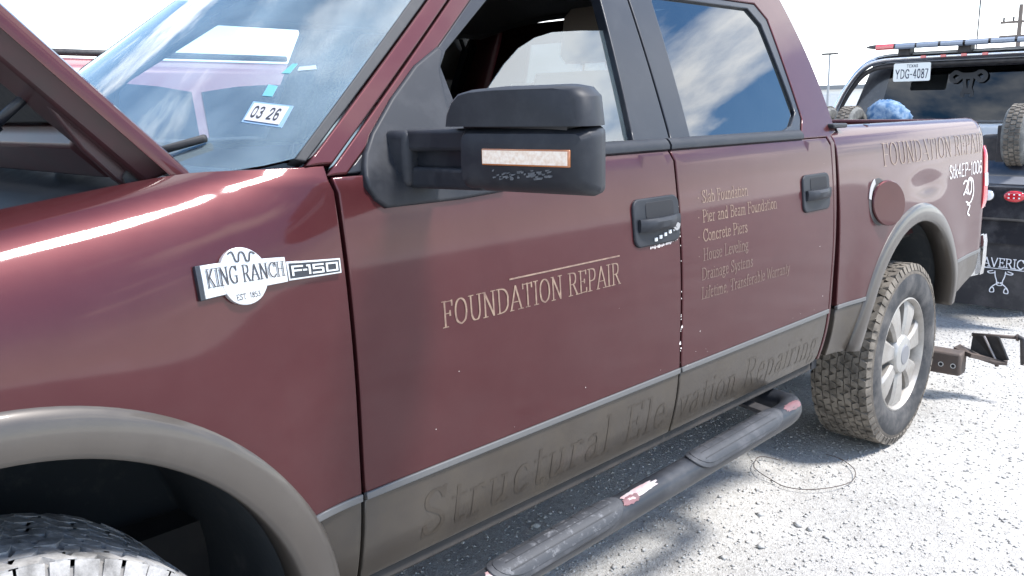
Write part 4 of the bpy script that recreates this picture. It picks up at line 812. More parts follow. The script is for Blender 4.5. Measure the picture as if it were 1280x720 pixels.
strokes_mesh(nib_polys([catmull([(.60, 1.085), (.63, 1.098), (.655, 1.085), (.62, 1.045), (.60, 1.035), (.625, 1.048), (.66, 1.035)], 5), catmull([(.66, 1.07), (.68, 1.10), (.71, 1.09), (.715, 1.05), (.69, 1.03), (.665, 1.05), (.66, 1.085), (.69, 1.108), (.735, 1.09), (.745, 1.03), (.70, .99), (.64, 1.0)], 5), catmull([(.66, .985), (.70, .975), (.67, .945), (.70, .93)], 5)], .005, .0025), lambda x, z, k: (x, bed_map(x, z)[1]-.0014-k, z), 'marker_writing', CHALK, bed)
# paint chips along the door edges
CHIP = mat('bare_primer_chip', (.62, .55, .52), .7); rg = random.Random(9); pl = []
for x, z, s_ in [(-1.755, .86, .005), (-1.762, .815, .006), (-1.756, .80, .003), (-1.66, .83, .0025), (-1.764, 1.12, .003), (-2.18, .79, .0018), (-.90, .98, .002), (-.86, .80, .002)]+[(-1.90+.13*i/20, 1.0985+.012*(i/20)**3, .0025+.003*rg.random()) for i in range(20)]+[(-1.7605, .75+.5*rg.random(), .0022) for i in range(16)]+[(-2.84+2*rg.random(), .76+.5*rg.random()**2, (.0006+.0008*rg.random())) for i in range(16)]:
    pl.append([(x+s_*rg.uniform(.5, 1.2)*math.cos(a), z+s_*rg.uniform(.6, 1.3)*math.sin(a)) for a in (0, 1.1, 2.3, 3.4, 4.5, 5.5)])
strokes_mesh(pl, lambda x, z, k: (x, S(x, z)-.0012-k, z), 'paint_chips', CHIP, fdoor)['kind'] = 'stuff'

# --- wheels
def tread_blocks(cx, cz, y0, Rt):
    mb = MB(); rows = [(.014, .044, 62, 0.), (.048, .074, 74, .5), (.078, .104, 74, .2), (.108, .134, 74, .6), (.138, .164, 74, .1), (.168, .196, 74, .7), (.200, .226, 74, .4), (.230, .246, 62, .25)]
    for a, b_, cnt, ph in rows:
        for k in range(cnt):
            t0 = 2*math.pi*(k+ph)/cnt; w_ = 2*math.pi/cnt*(.43 if Rt < .4 else .475)*random.uniform(.75, 1.12); sk = .5*w_*(1 if (k+int(a*300)) % 2 else -1)+random.uniform(-.12, .12)*w_; r0 = Rt-.014; r1 = Rt-.0035*random.random()
            q = lambda r_, e: [(cx+r_*math.cos(t0+sg*w_*e+s2*(1 if yv == b_ else -1)), y0+yv, cz+r_*math.sin(t0+sg*w_*e+s2*(1 if yv == b_ else -1))) for sg, yv, s2 in ((-1, a, sk), (1, a, sk), (1, b_, sk), (-1, b_, sk))]
            mb.hexa(q(r0, 1.06), q(r1, .94))
            if cnt == 62:   # shoulder lug running down the sidewall
                o_ = -1 if a < .1 else 1; ys = (a if a < .1 else b_)
                P0 = [(cx+r_*math.cos(t0+sg*w_*.92), y0+yv, cz+r_*math.sin(t0+sg*w_*.92)) for sg, r_, yv in ((-1, Rt-.004, ys), (1, Rt-.004, ys), (1, Rt-.030, ys+o_*.010), (-1, Rt-.030, ys+o_*.010))]
                P1 = [(cx+r_*math.cos(t0+sg*w_*.8), y0+yv, cz+r_*math.sin(t0+sg*w_*.8)) for sg, r_, yv in ((-1, Rt-.03, ys-o_*.01), (1, Rt-.03, ys-o_*.01), (1, Rt-.045, ys), (-1, Rt-.045, ys))]
                mb.hexa(P0, P1)
    return mb
def wheel(cx, y0, far_=False, name='wheel', Rt=.396):
    """outer face at y0, tyre running to y0+.26; far wheels are turned about"""
    c = (cx, y0, Rt); rs = Rt/.396
    fl = (lambda mb: mb) if not far_ else (lambda mb: (setattr(mb, 'v', [(x, 2*y0-y, z) for x, y, z in mb.v]), mb)[1])
    prof = [(.236, .045), (.243, .018), (.262, .006), (.29, .0), (.325, .0), (.352, .005), (.372, .013), (.382, .024), (.3835, .06), (.384, .13), (.3835, .20), (.382, .236), (.37, .248), (.33, .26), (.28, .258), (.243, .24), (.236, .215)]
    ty = fl(MB().lathe([(r_*rs, t) for r_, t in prof], c, 72)).obj(name, TYRE, truck, smooth=True)
    fl(MB().lathe([(Rt-.046, .0035), (Rt-.030, .0075), (Rt-.016, .0155), (Rt-.0105, .022), (Rt-.0085, .06), (Rt-.008, .13), (Rt-.0085, .20), (Rt-.0105, .238)], c, 72)).obj('tread_base', mat('tread_pale_dirt', (.16, .155, .15), .9, noise=(30, (.28, .27, .26), .9), bump=(150, .5, .004)) if Rt > .4 else mat('tread_dirt', (.075, .064, .053), .9, noise=(30, (.14, .12, .098), .9), bump=(150, .5, .004)), ty, smooth=True)
    fl(tread_blocks(cx, Rt, y0, Rt)).obj('tread', TREAD if Rt < .4 else mat('tyre_tread_pale_dust', (.13, .125, .12), .9, dust=((.42, .41, .40), .85, 12, False, .38), bump=(140, .5, .003)), ty)
    fl(MB().lathe([(.229, .20), (.229, .06), (.238, .040), (.247, .022), (.247, .014), (.241, .012), (.234, .020), (.2285, .034), (.222, .06), (.222, .20)], c, 64)).obj('rim', RIM, ty, autos=35)
    mb = MB()
    for k in range(7):
        a = 2*math.pi*k/7+.22; sec = []
        for r_, w_, y_, th in ((.052, .024, .028, .05), (.085, .031, .022, .05), (.14, .043, .020, .045), (.19, .057, .022, .04), (.226, .072, .030, .03)):
            e, tn = (math.cos(a), math.sin(a)), (-math.sin(a), math.cos(a))
            sec.append([(cx+e[0]*r_+tn[0]*s_, y0+y, Rt+e[1]*r_+tn[1]*s_) for s_, y in ((-w_, y_+th), (-w_, y_+.012), (-w_*.72, y_+.001), (w_*.72, y_+.001), (w_, y_+.012), (w_, y_+th))])
        mb.loft(sec)
    fl(mb).obj('spokes', RIM, ty, autos=30)
    fl(MB().lathe([(.0, .006), (.060, .008), (.078, .013), (.084, .022), (.088, .045), (.088, .07)], c, 40)).obj('centre_cap', mat('cap_dull_silver', (.42, .41, .39), .35, .6, dust=((.24, .22, .19), .5, 12, False, .45)), ty, autos=40)
    fl(MB().lathe([(.0, .0035), (.020, .0035), (.040, .0045), (.045, .0080)], c, 24)).obj('cap_emblem', mat('emblem_grey', (.20, .20, .21), .45, .3), ty)
    fl(MB().lathe([(.05, .10), (.175, .10), (.175, .125), (.05, .125)], c, 40)).obj('brake_disc', DKSTEEL, ty)
    fl(MB().lathe([(.0, .15), (.225, .15)], c, 24)).obj('brake_shield', DARK, ty)
wheel(-3.49, .022, Rt=.412); wheel(.02, .004); wheel(-3.49, CW-.022, True, Rt=.412); wheel(0., CW-.028, True)

# --- running board tube
SB_Y, SB_Z, SB_R = -.052, .474, .039
def sbz(x): return .474+.016*(min(x, -1.1)+1.1)
path = [(-3.02, .22, sbz(-3)), (-2.99, .10, sbz(-3)), (-2.97, .02, sbz(-3)), (-2.93, -.030, sbz(-3)), (-2.86, SB_Y, sbz(-2.86))]+[(x, SB_Y, sbz(x)) for x in np.linspace(-2.7, -1.25, 12)]+[(-1.19, SB_Y+.003, SB_Z), (-1.14, -.032, SB_Z), (-1.105, .0, SB_Z-.004), (-1.09, .05, SB_Z-.008), (-1.085, .12, SB_Z-.01), (-1.08, .22, SB_Z-.01)]
step = MB().tube(catmull(path, 4), SB_R, 20).obj('step_bar', STEEL, truck, smooth=True)
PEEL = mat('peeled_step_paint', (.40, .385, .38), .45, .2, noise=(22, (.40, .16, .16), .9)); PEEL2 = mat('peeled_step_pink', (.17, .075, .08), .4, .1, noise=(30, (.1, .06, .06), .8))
def on_tube(x, a, r_, k=0.): return (x, SB_Y-(SB_R+r_+k)*math.sin(a), sbz(x)+(SB_R+r_+k)*math.cos(a))
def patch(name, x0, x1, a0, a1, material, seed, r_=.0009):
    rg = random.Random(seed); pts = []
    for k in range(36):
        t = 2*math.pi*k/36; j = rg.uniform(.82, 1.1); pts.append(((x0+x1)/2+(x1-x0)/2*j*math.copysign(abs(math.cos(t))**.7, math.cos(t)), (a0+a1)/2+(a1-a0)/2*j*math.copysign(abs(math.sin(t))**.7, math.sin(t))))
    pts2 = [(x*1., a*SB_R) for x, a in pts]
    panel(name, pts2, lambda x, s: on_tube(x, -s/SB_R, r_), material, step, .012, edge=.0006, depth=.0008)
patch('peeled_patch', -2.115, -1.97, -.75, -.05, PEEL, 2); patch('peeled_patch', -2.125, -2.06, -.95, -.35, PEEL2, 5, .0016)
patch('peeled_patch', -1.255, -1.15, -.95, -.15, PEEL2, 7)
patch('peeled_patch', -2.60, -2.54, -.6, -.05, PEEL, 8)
PAD = mat('step_pad_rubber', (.026, .028, .033), .55, dust=((.12, .12, .13), .4, 16, False, .46))
def pad(x0, x1, worn):
    o_ = []
    n_ = 16
    for k in range(n_+1): t = -math.pi/2+math.pi*k/n_; o_.append((x1-.09+.09*math.cos(t), .048*math.sin(t)))
    for k in range(n_+1): t = math.pi/2+math.pi*k/n_; o_.append((x0+.09+.09*math.cos(t), .048*math.sin(t)))
    f_ = lambda r_: (lambda x, s: on_tube(x, (s-.012)/-SB_R*1.0, r_))
    pd = panel('step_pad', o_, f_(.0055), PAD, step, .015, edge=.003, depth=.005)
    i_ = [((x0+x1)/2+(x-(x0+x1)/2)*.93, s*.78) for x, s in o_]
    panel('pad_ridge', i_, f_(.0068), mat('step_pad_worn', (.03, .032, .037), .6, dust=((.22, .22, .23), .85, 45, False, .54)) if worn else PAD, pd, .015, edge=.0012, depth=.002)
    xm = (x0+x1)/2; hl = (x1-x0)*.40
    for sg in (-.018, .0, .018): panel('pad_groove', [(xm-hl, sg-.0012), (xm+hl, sg-.0012), (xm+hl, sg+.0012), (xm-hl, sg+.0012)], f_(.0070), RUB, pd, .03, edge=.0004, depth=.001)
    for k in range(5): xc = xm-hl*.8+hl*.4*k; panel('pad_groove', [(xc-.0015, .002), (xc+.0015, .002), (xc+.006, .03), (xc+.003, .03)], f_(.0071), RUB, pd, .02, edge=.0004, depth=.001)
pad(-2.585, -2.125, True); pad(-1.80, -1.285, False)
for x in (-2.80, -1.22): MB().bar((x, SB_Y+.02, sbz(x)-.005), (x, .25, .50), .05, .012).obj('step_bracket', DKSTEEL, step)
# --- underside
for y in (.42, 1.42): MB().box((-4.2, y, .46), (1.0, y+.09, .60)).obj('frame_rail', UNDER, truck)
MB().box((-2.95, .13, .53), (-.80, 1.79, .555)).obj('floor_pan', UNDER, truck)
MB().tube([(0, .15, .396), (0, CW-.15, .396)], .045, 12).obj('rear_axle', UNDER, truck, smooth=True); MB().sphere((0, .96, .396), (.17, .17, .17), 16).obj('differential', UNDER, truck, smooth=True)
MB().tube([(-3.51, .2, .36), (-3.51, CW-.2, .36)], .04, 10).obj('front_axle', UNDER, truck, smooth=True)
for y in (.30, 1.58): MB().tube([(-.62, y, .50), (-.3, y, .40), (0, y, .37), (.35, y, .42), (.70, y, .58)], .03, 8).obj('leaf_spring', UNDER, truck)
MB().tube([(-2.6, 1.5, .42), (-.6, 1.5, .42), (-.1, 1.6, .62), (.5, 1.55, .55), (1.0, 1.5, .50)], .035, 10).obj('exhaust_pipe', UNDER, truck, smooth=True)
MB().box((-1.9, 1.05, .40), (-.7, 1.4, .56)).obj('fuel_tank', UNDER, truck, bevel=.04); MB().box((.55, .55, .58), (.98, 1.37, .85)).obj('spare_tyre_carrier', UNDER, truck, bevel=.03)

# ================================================================== tow truck parked behind, its rear towards us
TY0, TY1 = .10, 2.20; TYC = 1.15
tow = thing('tow_truck', 'white cab tow truck with black wrecker deck, light bar and plate at its rear window', 'tow truck', (4.0, TYC, 0))
TBLK = mat('wrecker_black', (.014, .015, .020), .3, 0, .8, .08, dust=((.20, .20, .21), .25, 6, False, .46)); TWHT = mat('tow_cab_white', (.72, .73, .74), .35, 0, .7)
cabw = MB().box((4.34, TY0+.05, .75), (6.3, TY1-.05, 1.28)).obj('cab', TWHT, tow, bevel=.04)
# cab back wall with a window opening: frame pieces
cx0, cx1 = 4.34, 4.38; ya, yb, yc, yd = .22, .42, 1.88, 2.08
mb = MB(); Pf = lambda y, z: (cx0+.10*(z-1.28)/.56, y, z)
def wq(q): a = [Pf(*p_) for p_ in q]; mb.hexa(a, [(x+.05, y, z) for x, y, z in a])
wq([(ya-.06, 1.28), (yb, 1.30), (yb+.07, 1.74), (ya+.10, 1.80)]); wq([(yd+.06, 1.28), (yd-.10, 1.80), (yc-.07, 1.74), (yc, 1.30)]); wq([(ya+.10, 1.80), (yb+.07, 1.742), (yc-.07, 1.742), (yd-.10, 1.80)]); wq([(yb, 1.281), (yc, 1.281), (yc, 1.30), (yb, 1.30)])
mb.obj('cab_back_frame', TBLK, tow)
mk('rear_window', [Pf(yb, 1.30), Pf(yc, 1.30), Pf(yc-.07, 1.74), Pf(yb+.07, 1.74)], [(0, 1, 2, 3)], GLASS_D, tow); tow_in = MB().box((4.6, .3, 1.2), (4.62, 2.0, 1.7)).obj('cab_interior', DARK, tow)
MB().loft([[(4.42+dx, TYC+py, z) for py, z in ((-.80, 1.80), (-.74, 1.855), (-.5, 1.885), (.5, 1.885), (.74, 1.855), (.80, 1.80))] for dx in (0, .05, 1.2, 1.35)]).obj('cab_roof', TWHT, tow, autos=40)
MB().loft([[(5.75+.55*t, TYC+py*(1+.06*t), 1.84-.56*t+pz) for py, pz in ((-.80, 0), (.80, 0), (.80, -.03), (-.80, -.03))] for t in (0, 1)]).obj('front_glass', GLASS_D, tow)
for s_ in (-1, 1):
    a = [(4.45, TYC+s_*.93, 1.28), (6.2, TYC+s_*.93, 1.28), (5.75, TYC+s_*.80, 1.80), (4.50, TYC+s_*.80, 1.80)]; MB().hexa(a, [(x, y-s_*.02, z) for x, y, z in a]).obj('side_window', GLASS_D, tow)
MB().box((6.28, TY0+.06, .70), (7.3, TY1-.06, 1.20)).obj('engine_hood', TWHT, tow, bevel=.08, bsegs=3); MB().box((7.3, TY0+.02, .5), (7.45, TY1-.02, .75)).obj('front_bumper', CHROME, tow, bevel=.03)
MB().box((2.55, .65, .55), (7.2, .75, .72)).obj('frame_rail', UNDER, tow); MB().box((2.55, 1.55, .55), (7.2, 1.65, .72)).obj('frame_rail', UNDER, tow)
# headache rack hoop: bright tube over the cab back
def hoop(x, dz, r_, mt, name='rack_tube'):
    P = [(x, 2.27, .95), (x, 2.26, 1.25), (x, 2.17, 1.50), (x, 2.06, 1.68), (x, 1.96, 1.775), (x, 1.84, 1.815), (x, 1.6, 1.825), (x, .70, 1.825), (x, .46, 1.815), (x, .34, 1.775), (x, .24, 1.68), (x, .13, 1.50), (x, .04, 1.25), (x, .03, .95)]
    return MB().tube([(a, b_, c+dz) for a, b_, c in catmull(P, 5)], r_, 12).obj(name, mt, tow, smooth=True)
hoop(4.22, 0, .028, CHROME); hoop(4.28, .02, .030, WHITE); hoop(4.25, -.055, .020, DKSTEEL)
for y in (1.47, 1.31, 1.15, .99): MB().box((4.185, y-.022, 1.818), (4.205, y+.022, 1.842)).obj('marker_light', REDL, tow, bevel=.004)
# light bar
LBL = mat('light_bar_lens', (.20, .24, .31), .2, 0, .5)
lbx, lbz = 4.24, 1.925
lb = MB().loft([[(lbx+px, y, lbz+pz*k) for px, pz in ((-.10, -.012), (-.125, .0), (-.11, .022), (.11, .022), (.125, 0), (.10, -.012))] for y, k in ((1.93, .35), (1.90, .8), (1.85, 1), (.42, 1), (.36, .8), (.32, .35))]).obj('light_bar', DKSTEEL, tow, autos=30)
for y, w_, mt in ((1.77, .15, REDL), (1.60, .16, LBL), (1.42, .17, LBL), (1.23, .17, LBL), (1.04, .17, LBL), (.85, .17, LBL), (.66, .17, LBL), (.48, .18, REDL)):
    MB().loft([[(lbx-.118-a, yq, lbz-.026+zq) for a, zq in ((.0, .0), (.012, .012), (.012, .030), (.0, .044))] for yq in (y-w_/2, y-w_/2+.012, y+w_/2-.012, y+w_/2)]).obj('lamp_module', mt, lb, autos=35)
for y in (1.63, 1.15, .66): MB().box((lbx-.06, y-.05, 1.845), (lbx+.06, y+.05, lbz-.012)).obj('bar_foot', DKSTEEL, lb, bevel=.008)
# antenna
MB().tube([(5.2, 1.36, 1.88), (5.2, 1.35, 2.9)], .006, 6).obj('antenna', DKSTEEL, tow)
# licence plate hung under the rack
q = [at_x(1116.5, 101.5, 4.19), at_x(1164, 99, 4.19), at_x(1165.5, 78, 4.19), at_x(1119, 79.5, 4.19)]; q = [np.array(a) for a in q]
yl_, yr_ = 1.708, 1.403; z0_, z1_ = 1.632, 1.784
q = [np.array(a) for a in ((4.19, yl_, z0_), (4.19, yr_, z0_), (4.19, yr_, z1_), (4.19, yl_, z1_))]; nx = np.array((-1., 0, 0))
plate = MB().prism([(4.19, y, z) for y, z in ((yl_-a, z0_+b_) for a, b_ in ((a+.1525, b_+.076) for a, b_ in rrect(.305, .152, .014, 4)))], (.003, 0, 0)).obj('license_plate', mat('plate_white', (.78, .80, .78), .4, 0, .3), tow)
PLT = mat('plate_ink', (.02, .03, .06), .5)
lettering('plate_number', 'YDG-4087', on_quad(q, nx, .06, .17), .88, .47, PLT, plate, hx=.06, hy=.055, serif=False, track=.12)
lettering('plate_state', 'TEXAS', on_quad(q, nx, .36, .76), .30, .15, PLT, plate, hx=.07, hy=.07, serif=False, track=.15)
# silver longhorn decal in the rear window
strokes_mesh(nib_polys([catmull(P, 5) for P in ([(-.10, .10), (-.14, .06), (-.10, .02), (-.05, .06), (0, .05), (.05, .06), (.10, .02), (.14, .06), (.10, .10), (.05, .08), (-.05, .08), (-.10, .10)], [(-.03, .05), (-.02, -.03), (0, -.07), (.02, -.03), (.03, .05)], [(-.02, -.04), (-.04, -.10), (0, -.13), (.04, -.10), (.02, -.04)])], .012, .012), lambda u, v, k: (Pf(0, 1.56)[0]-.012-k, 1.16-u, 1.60+v), 'window_decal', mat('decal_dark', (.03, .032, .036), .6), tow)
# wrecker body: side boxes, tailboard, deck, lamps, flaps
for a, b_ in ((TY0, .62), (1.68, TY1)):
    P = [(2.55, a, .98), (2.62, a, 1.08), (4.25, a, 1.12), (4.25, a, .62), (3.75, a, .62)]+[(3.25+.50*math.cos(R(t)), a, .42+.50*math.sin(R(t))) for t in range(20, 161, 14)]+[(2.72, a, .60), (2.55, a, .62)]
    MB().prism(P, (0, b_-a, 0)).obj('side_box', TBLK, tow, bevel=.012)
MB().box((2.56, .62, .80), (4.25, 1.68, .98)).obj('deck', DKSTEEL, tow, bevel=.01)
tb = MB().box((2.46, TY0-.02, .70), (2.548, TY1+.02, .935)).obj('tailboard', TBLK, tow, bevel=.02, bsegs=3)
lip = MB().hexa([(2.47, TY0, .936), (2.47, TY1, .936), (2.56, TY1, .985), (2.56, TY0, .985)], [(2.50, TY0, .936), (2.50, TY1, .936), (2.60, TY1, .982), (2.60, TY0, .982)]).obj('tailboard_lip', mat('worn_grey_edge', (.14, .145, .16), .5), tow)
for f_ in (lambda y: y, lambda y: 2*TYC-y):
    for y, rw, mt, nm in ((.402, .034, LENS, 'reverse_lamp'), (.250, .062, RED, 'tail_lamp')):
        b0 = MB().lathe([(1.16, .004), (1.16, -.006), (1.0, -.008), (.0, -.008)], (0, 0, 0), 28, 'x'); b0.v = [(2.458+z_, f_(y)+a*rw, .862+c*min(rw, .036)) for z_, a, c in [(p_[0], p_[1], p_[2]) for p_ in b0.v]]; bz = b0.obj('lamp_bezel', RUB, tb, smooth=True)
        b1 = MB().lathe([(1.0, -.007), (.92, -.014), (.5, -.018), (.0, -.019)], (0, 0, 0), 28, 'x'); b1.v = [(2.458+p_[0], f_(y)+p_[1]*rw, .862+p_[2]*min(rw, .036)) for p_ in b1.v]; b1.obj(nm, mt, tb, smooth=True)
        if nm == 'tail_lamp':
            for dy, dz in ((-.03, .012), (0, .012), (.03, .012), (-.03, -.010), (0, -.010), (.03, -.010)): MB().sphere((2.4395, f_(y)+dy, .862+dz), (.003, .006, .006), 8).obj('lamp_diode', LENS, tb)
FLAP = mat('mud_flap_rubber', (.020, .021, .026), .55, dust=((.14, .13, .13), .35, 8, False, .48)); FW = mat('flap_white_print', (.72, .74, .78), .6)
MB().box((2.49, TY0, .55), (2.53, TY1, .70)).obj('rear_cross_sill', TBLK, tow)
for y0, y1 in ((.10, .66), (1.64, 2.20)):
    fl_ = MB().loft([[(2.515+.03*(.55-z)**1.0+.008*math.sin(9*z), y0, z), (2.515+.03*(.55-z)+.006*math.sin(9*z+.5), y1, z), (2.523+.03*(.55-z), y1, z), (2.523+.03*(.55-z), y0, z)] for z in zs(.549, .12, 6)]).obj('mud_flap', FLAP, tow)
    xf = lambda z: 2.506+.03*(.55-z)
    if y0 < 1:
        pf = lambda u, v, k: (xf(v)-.006-k, u, v)
        yL, yR = .470, .125
        lettering('flap_lettering', 'MAVERICK', lambda u, v, k: (xf(.395+v)-.006-k, yL-u, .395+v), yL-yR, .058, FW, fl_, hx=.05, hy=.045, serif=True, track=.06)
        ym = .305
        sk = [[(-.16, .428), (-.05, .430), (.05, .430), (.16, .428)], catmull([(-.045, .415), (-.075, .405), (-.06, .395), (-.03, .402)], 4), catmull([(.045, .415), (.075, .405), (.06, .395), (.03, .402)], 4), catmull([(-.032, .412), (-.028, .38), (-.018, .35), (-.016, .325), (0, .318), (.016, .325), (.018, .35), (.028, .38), (.032, .412)], 4),
              catmull([(-.016, .33), (-.04, .31), (-.055, .285), (-.05, .27), (-.03, .275), (-.035, .30), (-.05, .30)], 4), catmull([(.016, .33), (.04, .31), (.055, .285), (.05, .27), (.03, .275), (.035, .30), (.05, .30)], 4), catmull([(-.012, .34), (-.004, .336), (-.012, .332)], 3), catmull([(.012, .34), (.004, .336), (.012, .332)], 3), [(-.12, .436), (-.06, .430)], [(.12, .436), (.06, .430)]]
        strokes_mesh(nib_polys(sk, .0028, .0022), lambda u, v, k: (xf(v-.045)-.006-k, ym-u, v-.045), 'flap_emblem', FW, fl_)
def plain_wheel(c, r_, w_, parent, name, mt_t=TYRE, rimm=RIM, axis='y'):
    o = MB().lathe([(r_*.55, 0), (r_*.62, -.004), (r_*.9, .0), (r_*.97, w_*.1), (r_, w_*.2), (r_, w_*.8), (r_*.97, w_*.9), (r_*.9, w_), (r_*.62, w_+.004), (r_*.55, w_)], c, 40, axis).obj(name, mt_t, parent, autos=40)
    MB().lathe([(r_*.56, w_*.1), (r_*.53, w_*.15), (r_*.5, w_*.4), (r_*.15, w_*.3), (.0, w_*.3)], c, 32, axis).obj('rim', rimm, o, autos=40)
    mb = MB(); cnt = 36
    for row in (0, 1, 2):
        for k in range(cnt):
            t = 2*math.pi*(k+.5*(row % 2))/cnt; dt = math.pi/cnt*.72; ya_, yb_ = w_*(.16+.24*row), w_*(.16+.24*row+.19)
            pt = lambda rr, tt, yy: (c[0]+rr*math.cos(tt), c[1]+yy, c[2]+rr*math.sin(tt))
            mb.hexa([pt(r_-.004, t-dt, ya_), pt(r_-.004, t+dt, ya_), pt(r_-.004, t+dt, yb_), pt(r_-.004, t-dt, yb_)], [pt(r_+.008, t-dt*.9, ya_), pt(r_+.008, t+dt*.9, ya_), pt(r_+.008, t+dt*.9, yb_), pt(r_+.008, t-dt*.9, yb_)])
    mb.obj('tread', TREAD if mt_t is DTY else TYRE, o); return o
DTY = mat('dolly_tyre_rubber', (.10, .10, .095), .8, dust=((.26, .26, .24), .6, 20, False, .42))
for y in (.14, .40, 1.66, 1.92): plain_wheel((3.25, y, .385), .377, .24, tow, 'rear_wheel')
for y in (.12, 1.94): plain_wheel((6.6, y, .385), .377, .24, tow, 'front_wheel')
# dolly wheels carried upright on the deck sides
for y, x in ((.235, 2.66), (1.50, 3.02), (1.71, 3.02)):
    plain_wheel((x, y, 1.235), .195, .135, tow, 'dolly_wheel', DTY, DKSTEEL)
    MB().box((x-.05, y+.14, 1.0), (x+.05, y+.19, 1.30)).obj('dolly_bracket', DKSTEEL, tow, bevel=.006)
MB().tube([(2.66, .42, 1.20), (2.66, .56, 1.14), (2.75, .60, 1.0)], .035, 10).obj('dolly_axle', DKSTEEL, tow, smooth=True)
MB().box((2.62, .40, 1.02), (2.80, .52, 1.24)).obj('dolly_winch', DKSTEEL, tow, bevel=.02)
# wheel lift folded down behind the pickup's rear wheels
lift = MB().box((.745, -.005, .128), (.845, 1.9, .242)).obj('wheel_lift_crossbar', RUST, tow, bevel=.012)
for y in (.085, .028): MB().lathe([(.0, -.0025), (.0085, -.0025), (.0085, .004), (.0, .004)], (.745, y, .178), 14, 'x').obj('pin_hole', DARK, lift); 
for y in (.085, .028): MB().lathe([(.0088, -.0018), (.0125, -.0022), (.0135, .002)], (.745, y, .178), 14, 'x').obj('hole_ring', mat('bright_worn_steel', (.6, .6, .6), .4, .5), lift)
MB().bar((.84, .96, .19), (2.6, .96, .45), .16, .14).obj('stinger_boom', DKSTEEL, tow, bevel=.01)
pz = lambda u, v, x: tuple(at_x(u, v, x))
base = [pz(1192, 434, .90), pz(1200, 430, .93), pz(1232, 446, .95), pz(1260, 449, .96), pz(1259, 454, .88), pz(1243, 453, .86), pz(1215, 444, .84)]
arm_ = MB().prism(base, (0, 0, -.012)).obj('wheel_lift_arm', RUST, tow)
for (a, b_, c, d) in (((1216, 419), (1229, 420), (1245, 453), (1213, 437)), ((1230, 420), (1248, 421), (1260, 450), (1247, 452))):
    P = [pz(*a, .93), pz(*b_, .91), pz(*c, .90), pz(*d, .92)]; MB().prism(P, (.012, 0, 0)).obj('fin_plate', DKSTEEL, arm_)
MB().tube([pz(1230, 420, .905), pz(1246, 453, .895)], .006, 8).obj('fin_edge', mat('worn_edge_steel', (.30, .27, .26), .5, .4), arm_); MB().tube([pz(1248, 421, .905), pz(1260, 450, .905)], .006, 8).obj('fin_edge', DKSTEEL, arm_)
MB().tube([pz(1215, 418, .93), pz(1272, 422, .93)], .009, 10).obj('hinge_rod', RUST, arm_, smooth=True); MB().tube([pz(1271, 422, .93), pz(1273, 422, .93)], .018, 10).obj('rod_collar', RUST, arm_)
MB().tube([pz(1272, 422, .93), pz(1279, 424, .93), pz(1279.5, 456, .93)], .015, 10).obj('drop_pin', DKSTEEL, arm_, smooth=True)
MB().bar(pz(1250, 452, .93), (.795, -.02, .235), .05, .02).obj('arm_link', RUST, arm_)
MB().tube([pz(1246, 452, .93), pz(1246, 458, .93)], .010, 8).obj('bolt', RUST, arm_)

# blue checked cloth bundle on the wrecker deck
mast = MB().box((2.98, 1.10, .98), (3.25, 1.46, 1.315)).obj('winch_housing', DKSTEEL, tow, bevel=.02)
rings = []; rg = random.Random(12)
for k, z in enumerate((1.318, 1.345, 1.385, 1.425, 1.455, 1.475)):
    s_ = (1.0, 1.04, .98, .86, .62, .25)[k]; rings.append([(3.10+.13*s_*math.cos(t)*(1+.10*math.sin(3*t+k)), 1.30+.15*s_*math.sin(t)*(1+.10*math.sin(5*t+1.7*k))+.03*k*.3, z+.008*math.sin(4*t+k)) for t in np.linspace(0, 2*math.pi, 29)[:-1]])
CLOTH = mat('blue_check_cloth', (.045, .12, .24), .9, noise=(22, (.28, .36, .44), .95), bump=(12, .3, .01))
cl = MB().loft(rings).obj('cloth_bundle', CLOTH, smooth=True); tag(cl, 'blue and white cloth bundle heaped on top of the tow truck winch housing', 'cloth')
# thin wire loop on the ground beside the rear wheel
P = []
for u, v in ((975, 575), (950, 572), (942, 582), (950, 592), (962, 598), (980, 607), (1005, 612), (1030, 612), (1052, 608), (1066, 600), (1069, 590), (1062, 580), (1048, 573), (1032, 569)):
    q = at_z(u, v, .008); P.append((q[0], q[1], .009+.004*math.sin(u*.3)))
wire = MB().tube(catmull(P, 5), .0017, 6).obj('wire_loop', mat('rusty_wire', (.09, .07, .06), .6, .4), smooth=True); tag(wire, 'thin dark wire loop lying on the gravel beside the rear wheel', 'wire')

# ================================================================== maroon van parked on the far side
van = thing('van', 'pinkish red van with dark roof rail parked beyond the pickup hood', 'van', (-1.9, 4.7, 0))
VP = mat('van_red_paint', (.26, .10, .11), .35, .1, 1., .05)
vx0, vx1, vy0, vy1 = -4.3, .35, 4.0, 5.8; sec = []
def vsec(y, ins): return [(vx0, y, .45), (vx0, y, .95), (vx0+.18, y, 1.05), (vx0+1.0, y, 1.16), (vx0+1.75-ins, y+0, 1.72), (vx0+2.1, y, 1.80), (vx1-.35, y, 1.80), (vx1-.05, y, 1.62), (vx1, y, 1.0), (vx1, y, .45)]
rings = []
for y, z_in in ((vy0, 0), (vy1, 0)): rings.append(vsec(y, 0))
low = MB().loft([[(vx0+.05, y, .40), (vx0, y, .62), (vx0+.02, y, .95), (vx0+.95, y, 1.13), (vx1-.02, y, 1.16), (vx1, y, .62), (vx1-.05, y, .40)] for y in (vy0, vy0+.03, vy1-.03, vy1)]).obj('body', VP, van, bevel=.03)
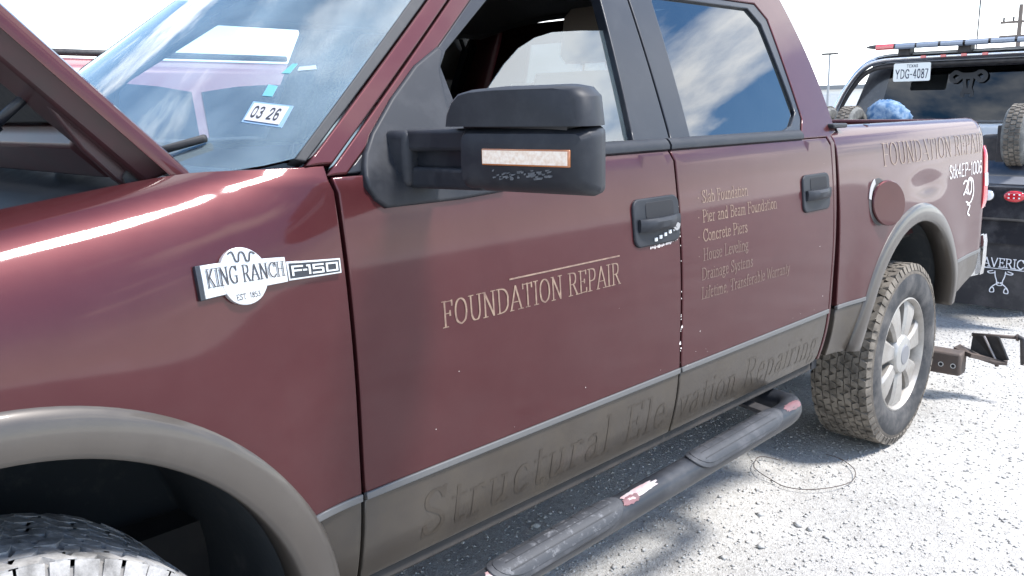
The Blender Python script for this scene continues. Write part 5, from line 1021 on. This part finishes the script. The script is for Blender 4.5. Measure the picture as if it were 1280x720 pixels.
up = MB().loft([[(vx0+1.0, vy0+.04, 1.125), (vx1-.04, vy0+.04, 1.15), (vx1-.04, vy1-.04, 1.15), (vx0+1.0, vy1-.04, 1.125)], [(vx0+1.75, vy0+.16, 1.74), (vx1-.22, vy0+.16, 1.74), (vx1-.22, vy1-.16, 1.74), (vx0+1.75, vy1-.16, 1.74)], [(vx0+1.9, vy0+.24, 1.80), (vx1-.32, vy0+.24, 1.80), (vx1-.32, vy1-.24, 1.80), (vx0+1.9, vy1-.24, 1.80)]]).obj('upper_body', VP, van, bevel=.03)
def vwin(x0, x1, k0, k1):
    yq = lambda z: vy0+.04+.12*(z-1.14)/.60-.008
    P = arc((x0+x1)/2, 1.22, (x1-x0)/2, 0, 0, 1)[:0]+[(x0, 1.22), (x1, 1.22), (x1, 1.60)]+[(x1-(x1-x0)*t, 1.60+.05*math.sin(math.pi*t)) for t in (.25, .5, .75)]+[(x0+k0, 1.60)]
    MB().prism([(x, yq(z), z) for x, z in P], (0, .006, 0)).obj('window', GLASS_D, van)
vwin(-2.75, -1.95, .35, 0); vwin(-1.88, -1.0, 0, 0); vwin(-.93, .1, 0, 0)
MB().tube([(-2.2, vy0+.27, 1.83), (-.2, vy0+.27, 1.83)], .020, 8).obj('roof_rail', DKSTEEL, van, smooth=True); MB().tube([(-2.2, vy1-.27, 1.83), (-.2, vy1-.27, 1.83)], .020, 8).obj('roof_rail', DKSTEEL, van, smooth=True)
for x in (-3.45, -.55):
    for y in (vy0+.0, vy1-.22): plain_wheel((x, y, .33), .322, .22, van, 'wheel')
# ================================================================== far things along the horizon
wh = thing('warehouse', 'long low pale warehouse with a dark roof edge on the horizon behind the truck bed', 'building', (75, 33, 0))
MB().box((70, 29.0, 0), (90, 60, 2.6)).obj('wall', mat('pale_cladding', (.80, .80, .78), .6), wh); MB().box((69.6, 28.4, 2.6), (90.4, 60.5, 2.95)).obj('roof_edge', mat('grey_roof_edge', (.18, .19, .20), .6), wh)
for k in range(5): MB().box((69.9, 30.5+4.2*k, 0), (69.98, 33.5+4.2*k, 2.2)).obj('roller_door', mat('pale_door', (.62, .63, .64), .5), wh)
P = at_x(1035.5, 105, 62); lp = thing('lamp_post', 'thin lamp post with small twin head rising behind the truck bed', 'lamp post', (P[0], P[1], 0))
MB().tube([(P[0], P[1], 0), (P[0], P[1], 5.0)], [.11, .07], 8).obj('pole', mat('galvanised', (.30, .31, .32), .5, .4), lp); MB().box((P[0]-.2, P[1]-.55, 5.0), (P[0]+.2, P[1]+.55, 5.12)).obj('lamp_head', DKSTEEL, lp)
P = at_x(1272, 60, 48); up_ = thing('utility_pole', 'utility pole with crossarms and bracket beyond the tow truck light bar', 'pole', (P[0], P[1], 0))
MB().tube([(P[0], P[1], 0), (P[0], P[1], 6.2)], [.14, .10], 8).obj('pole', mat('weathered_wood', (.16, .13, .11), .9), up_)
for z in (5.3, 4.6): MB().box((P[0]-.06, P[1]-1.0, z), (P[0]+.06, P[1]+.9, z+.12)).obj('crossarm', MATS['weathered_wood'], up_)
for y in (-.8, -.3, .3, .75): MB().tube([(P[0], P[1]+y, 5.42), (P[0], P[1]+y, 5.62)], .05, 8).obj('insulator', DKSTEEL, up_)
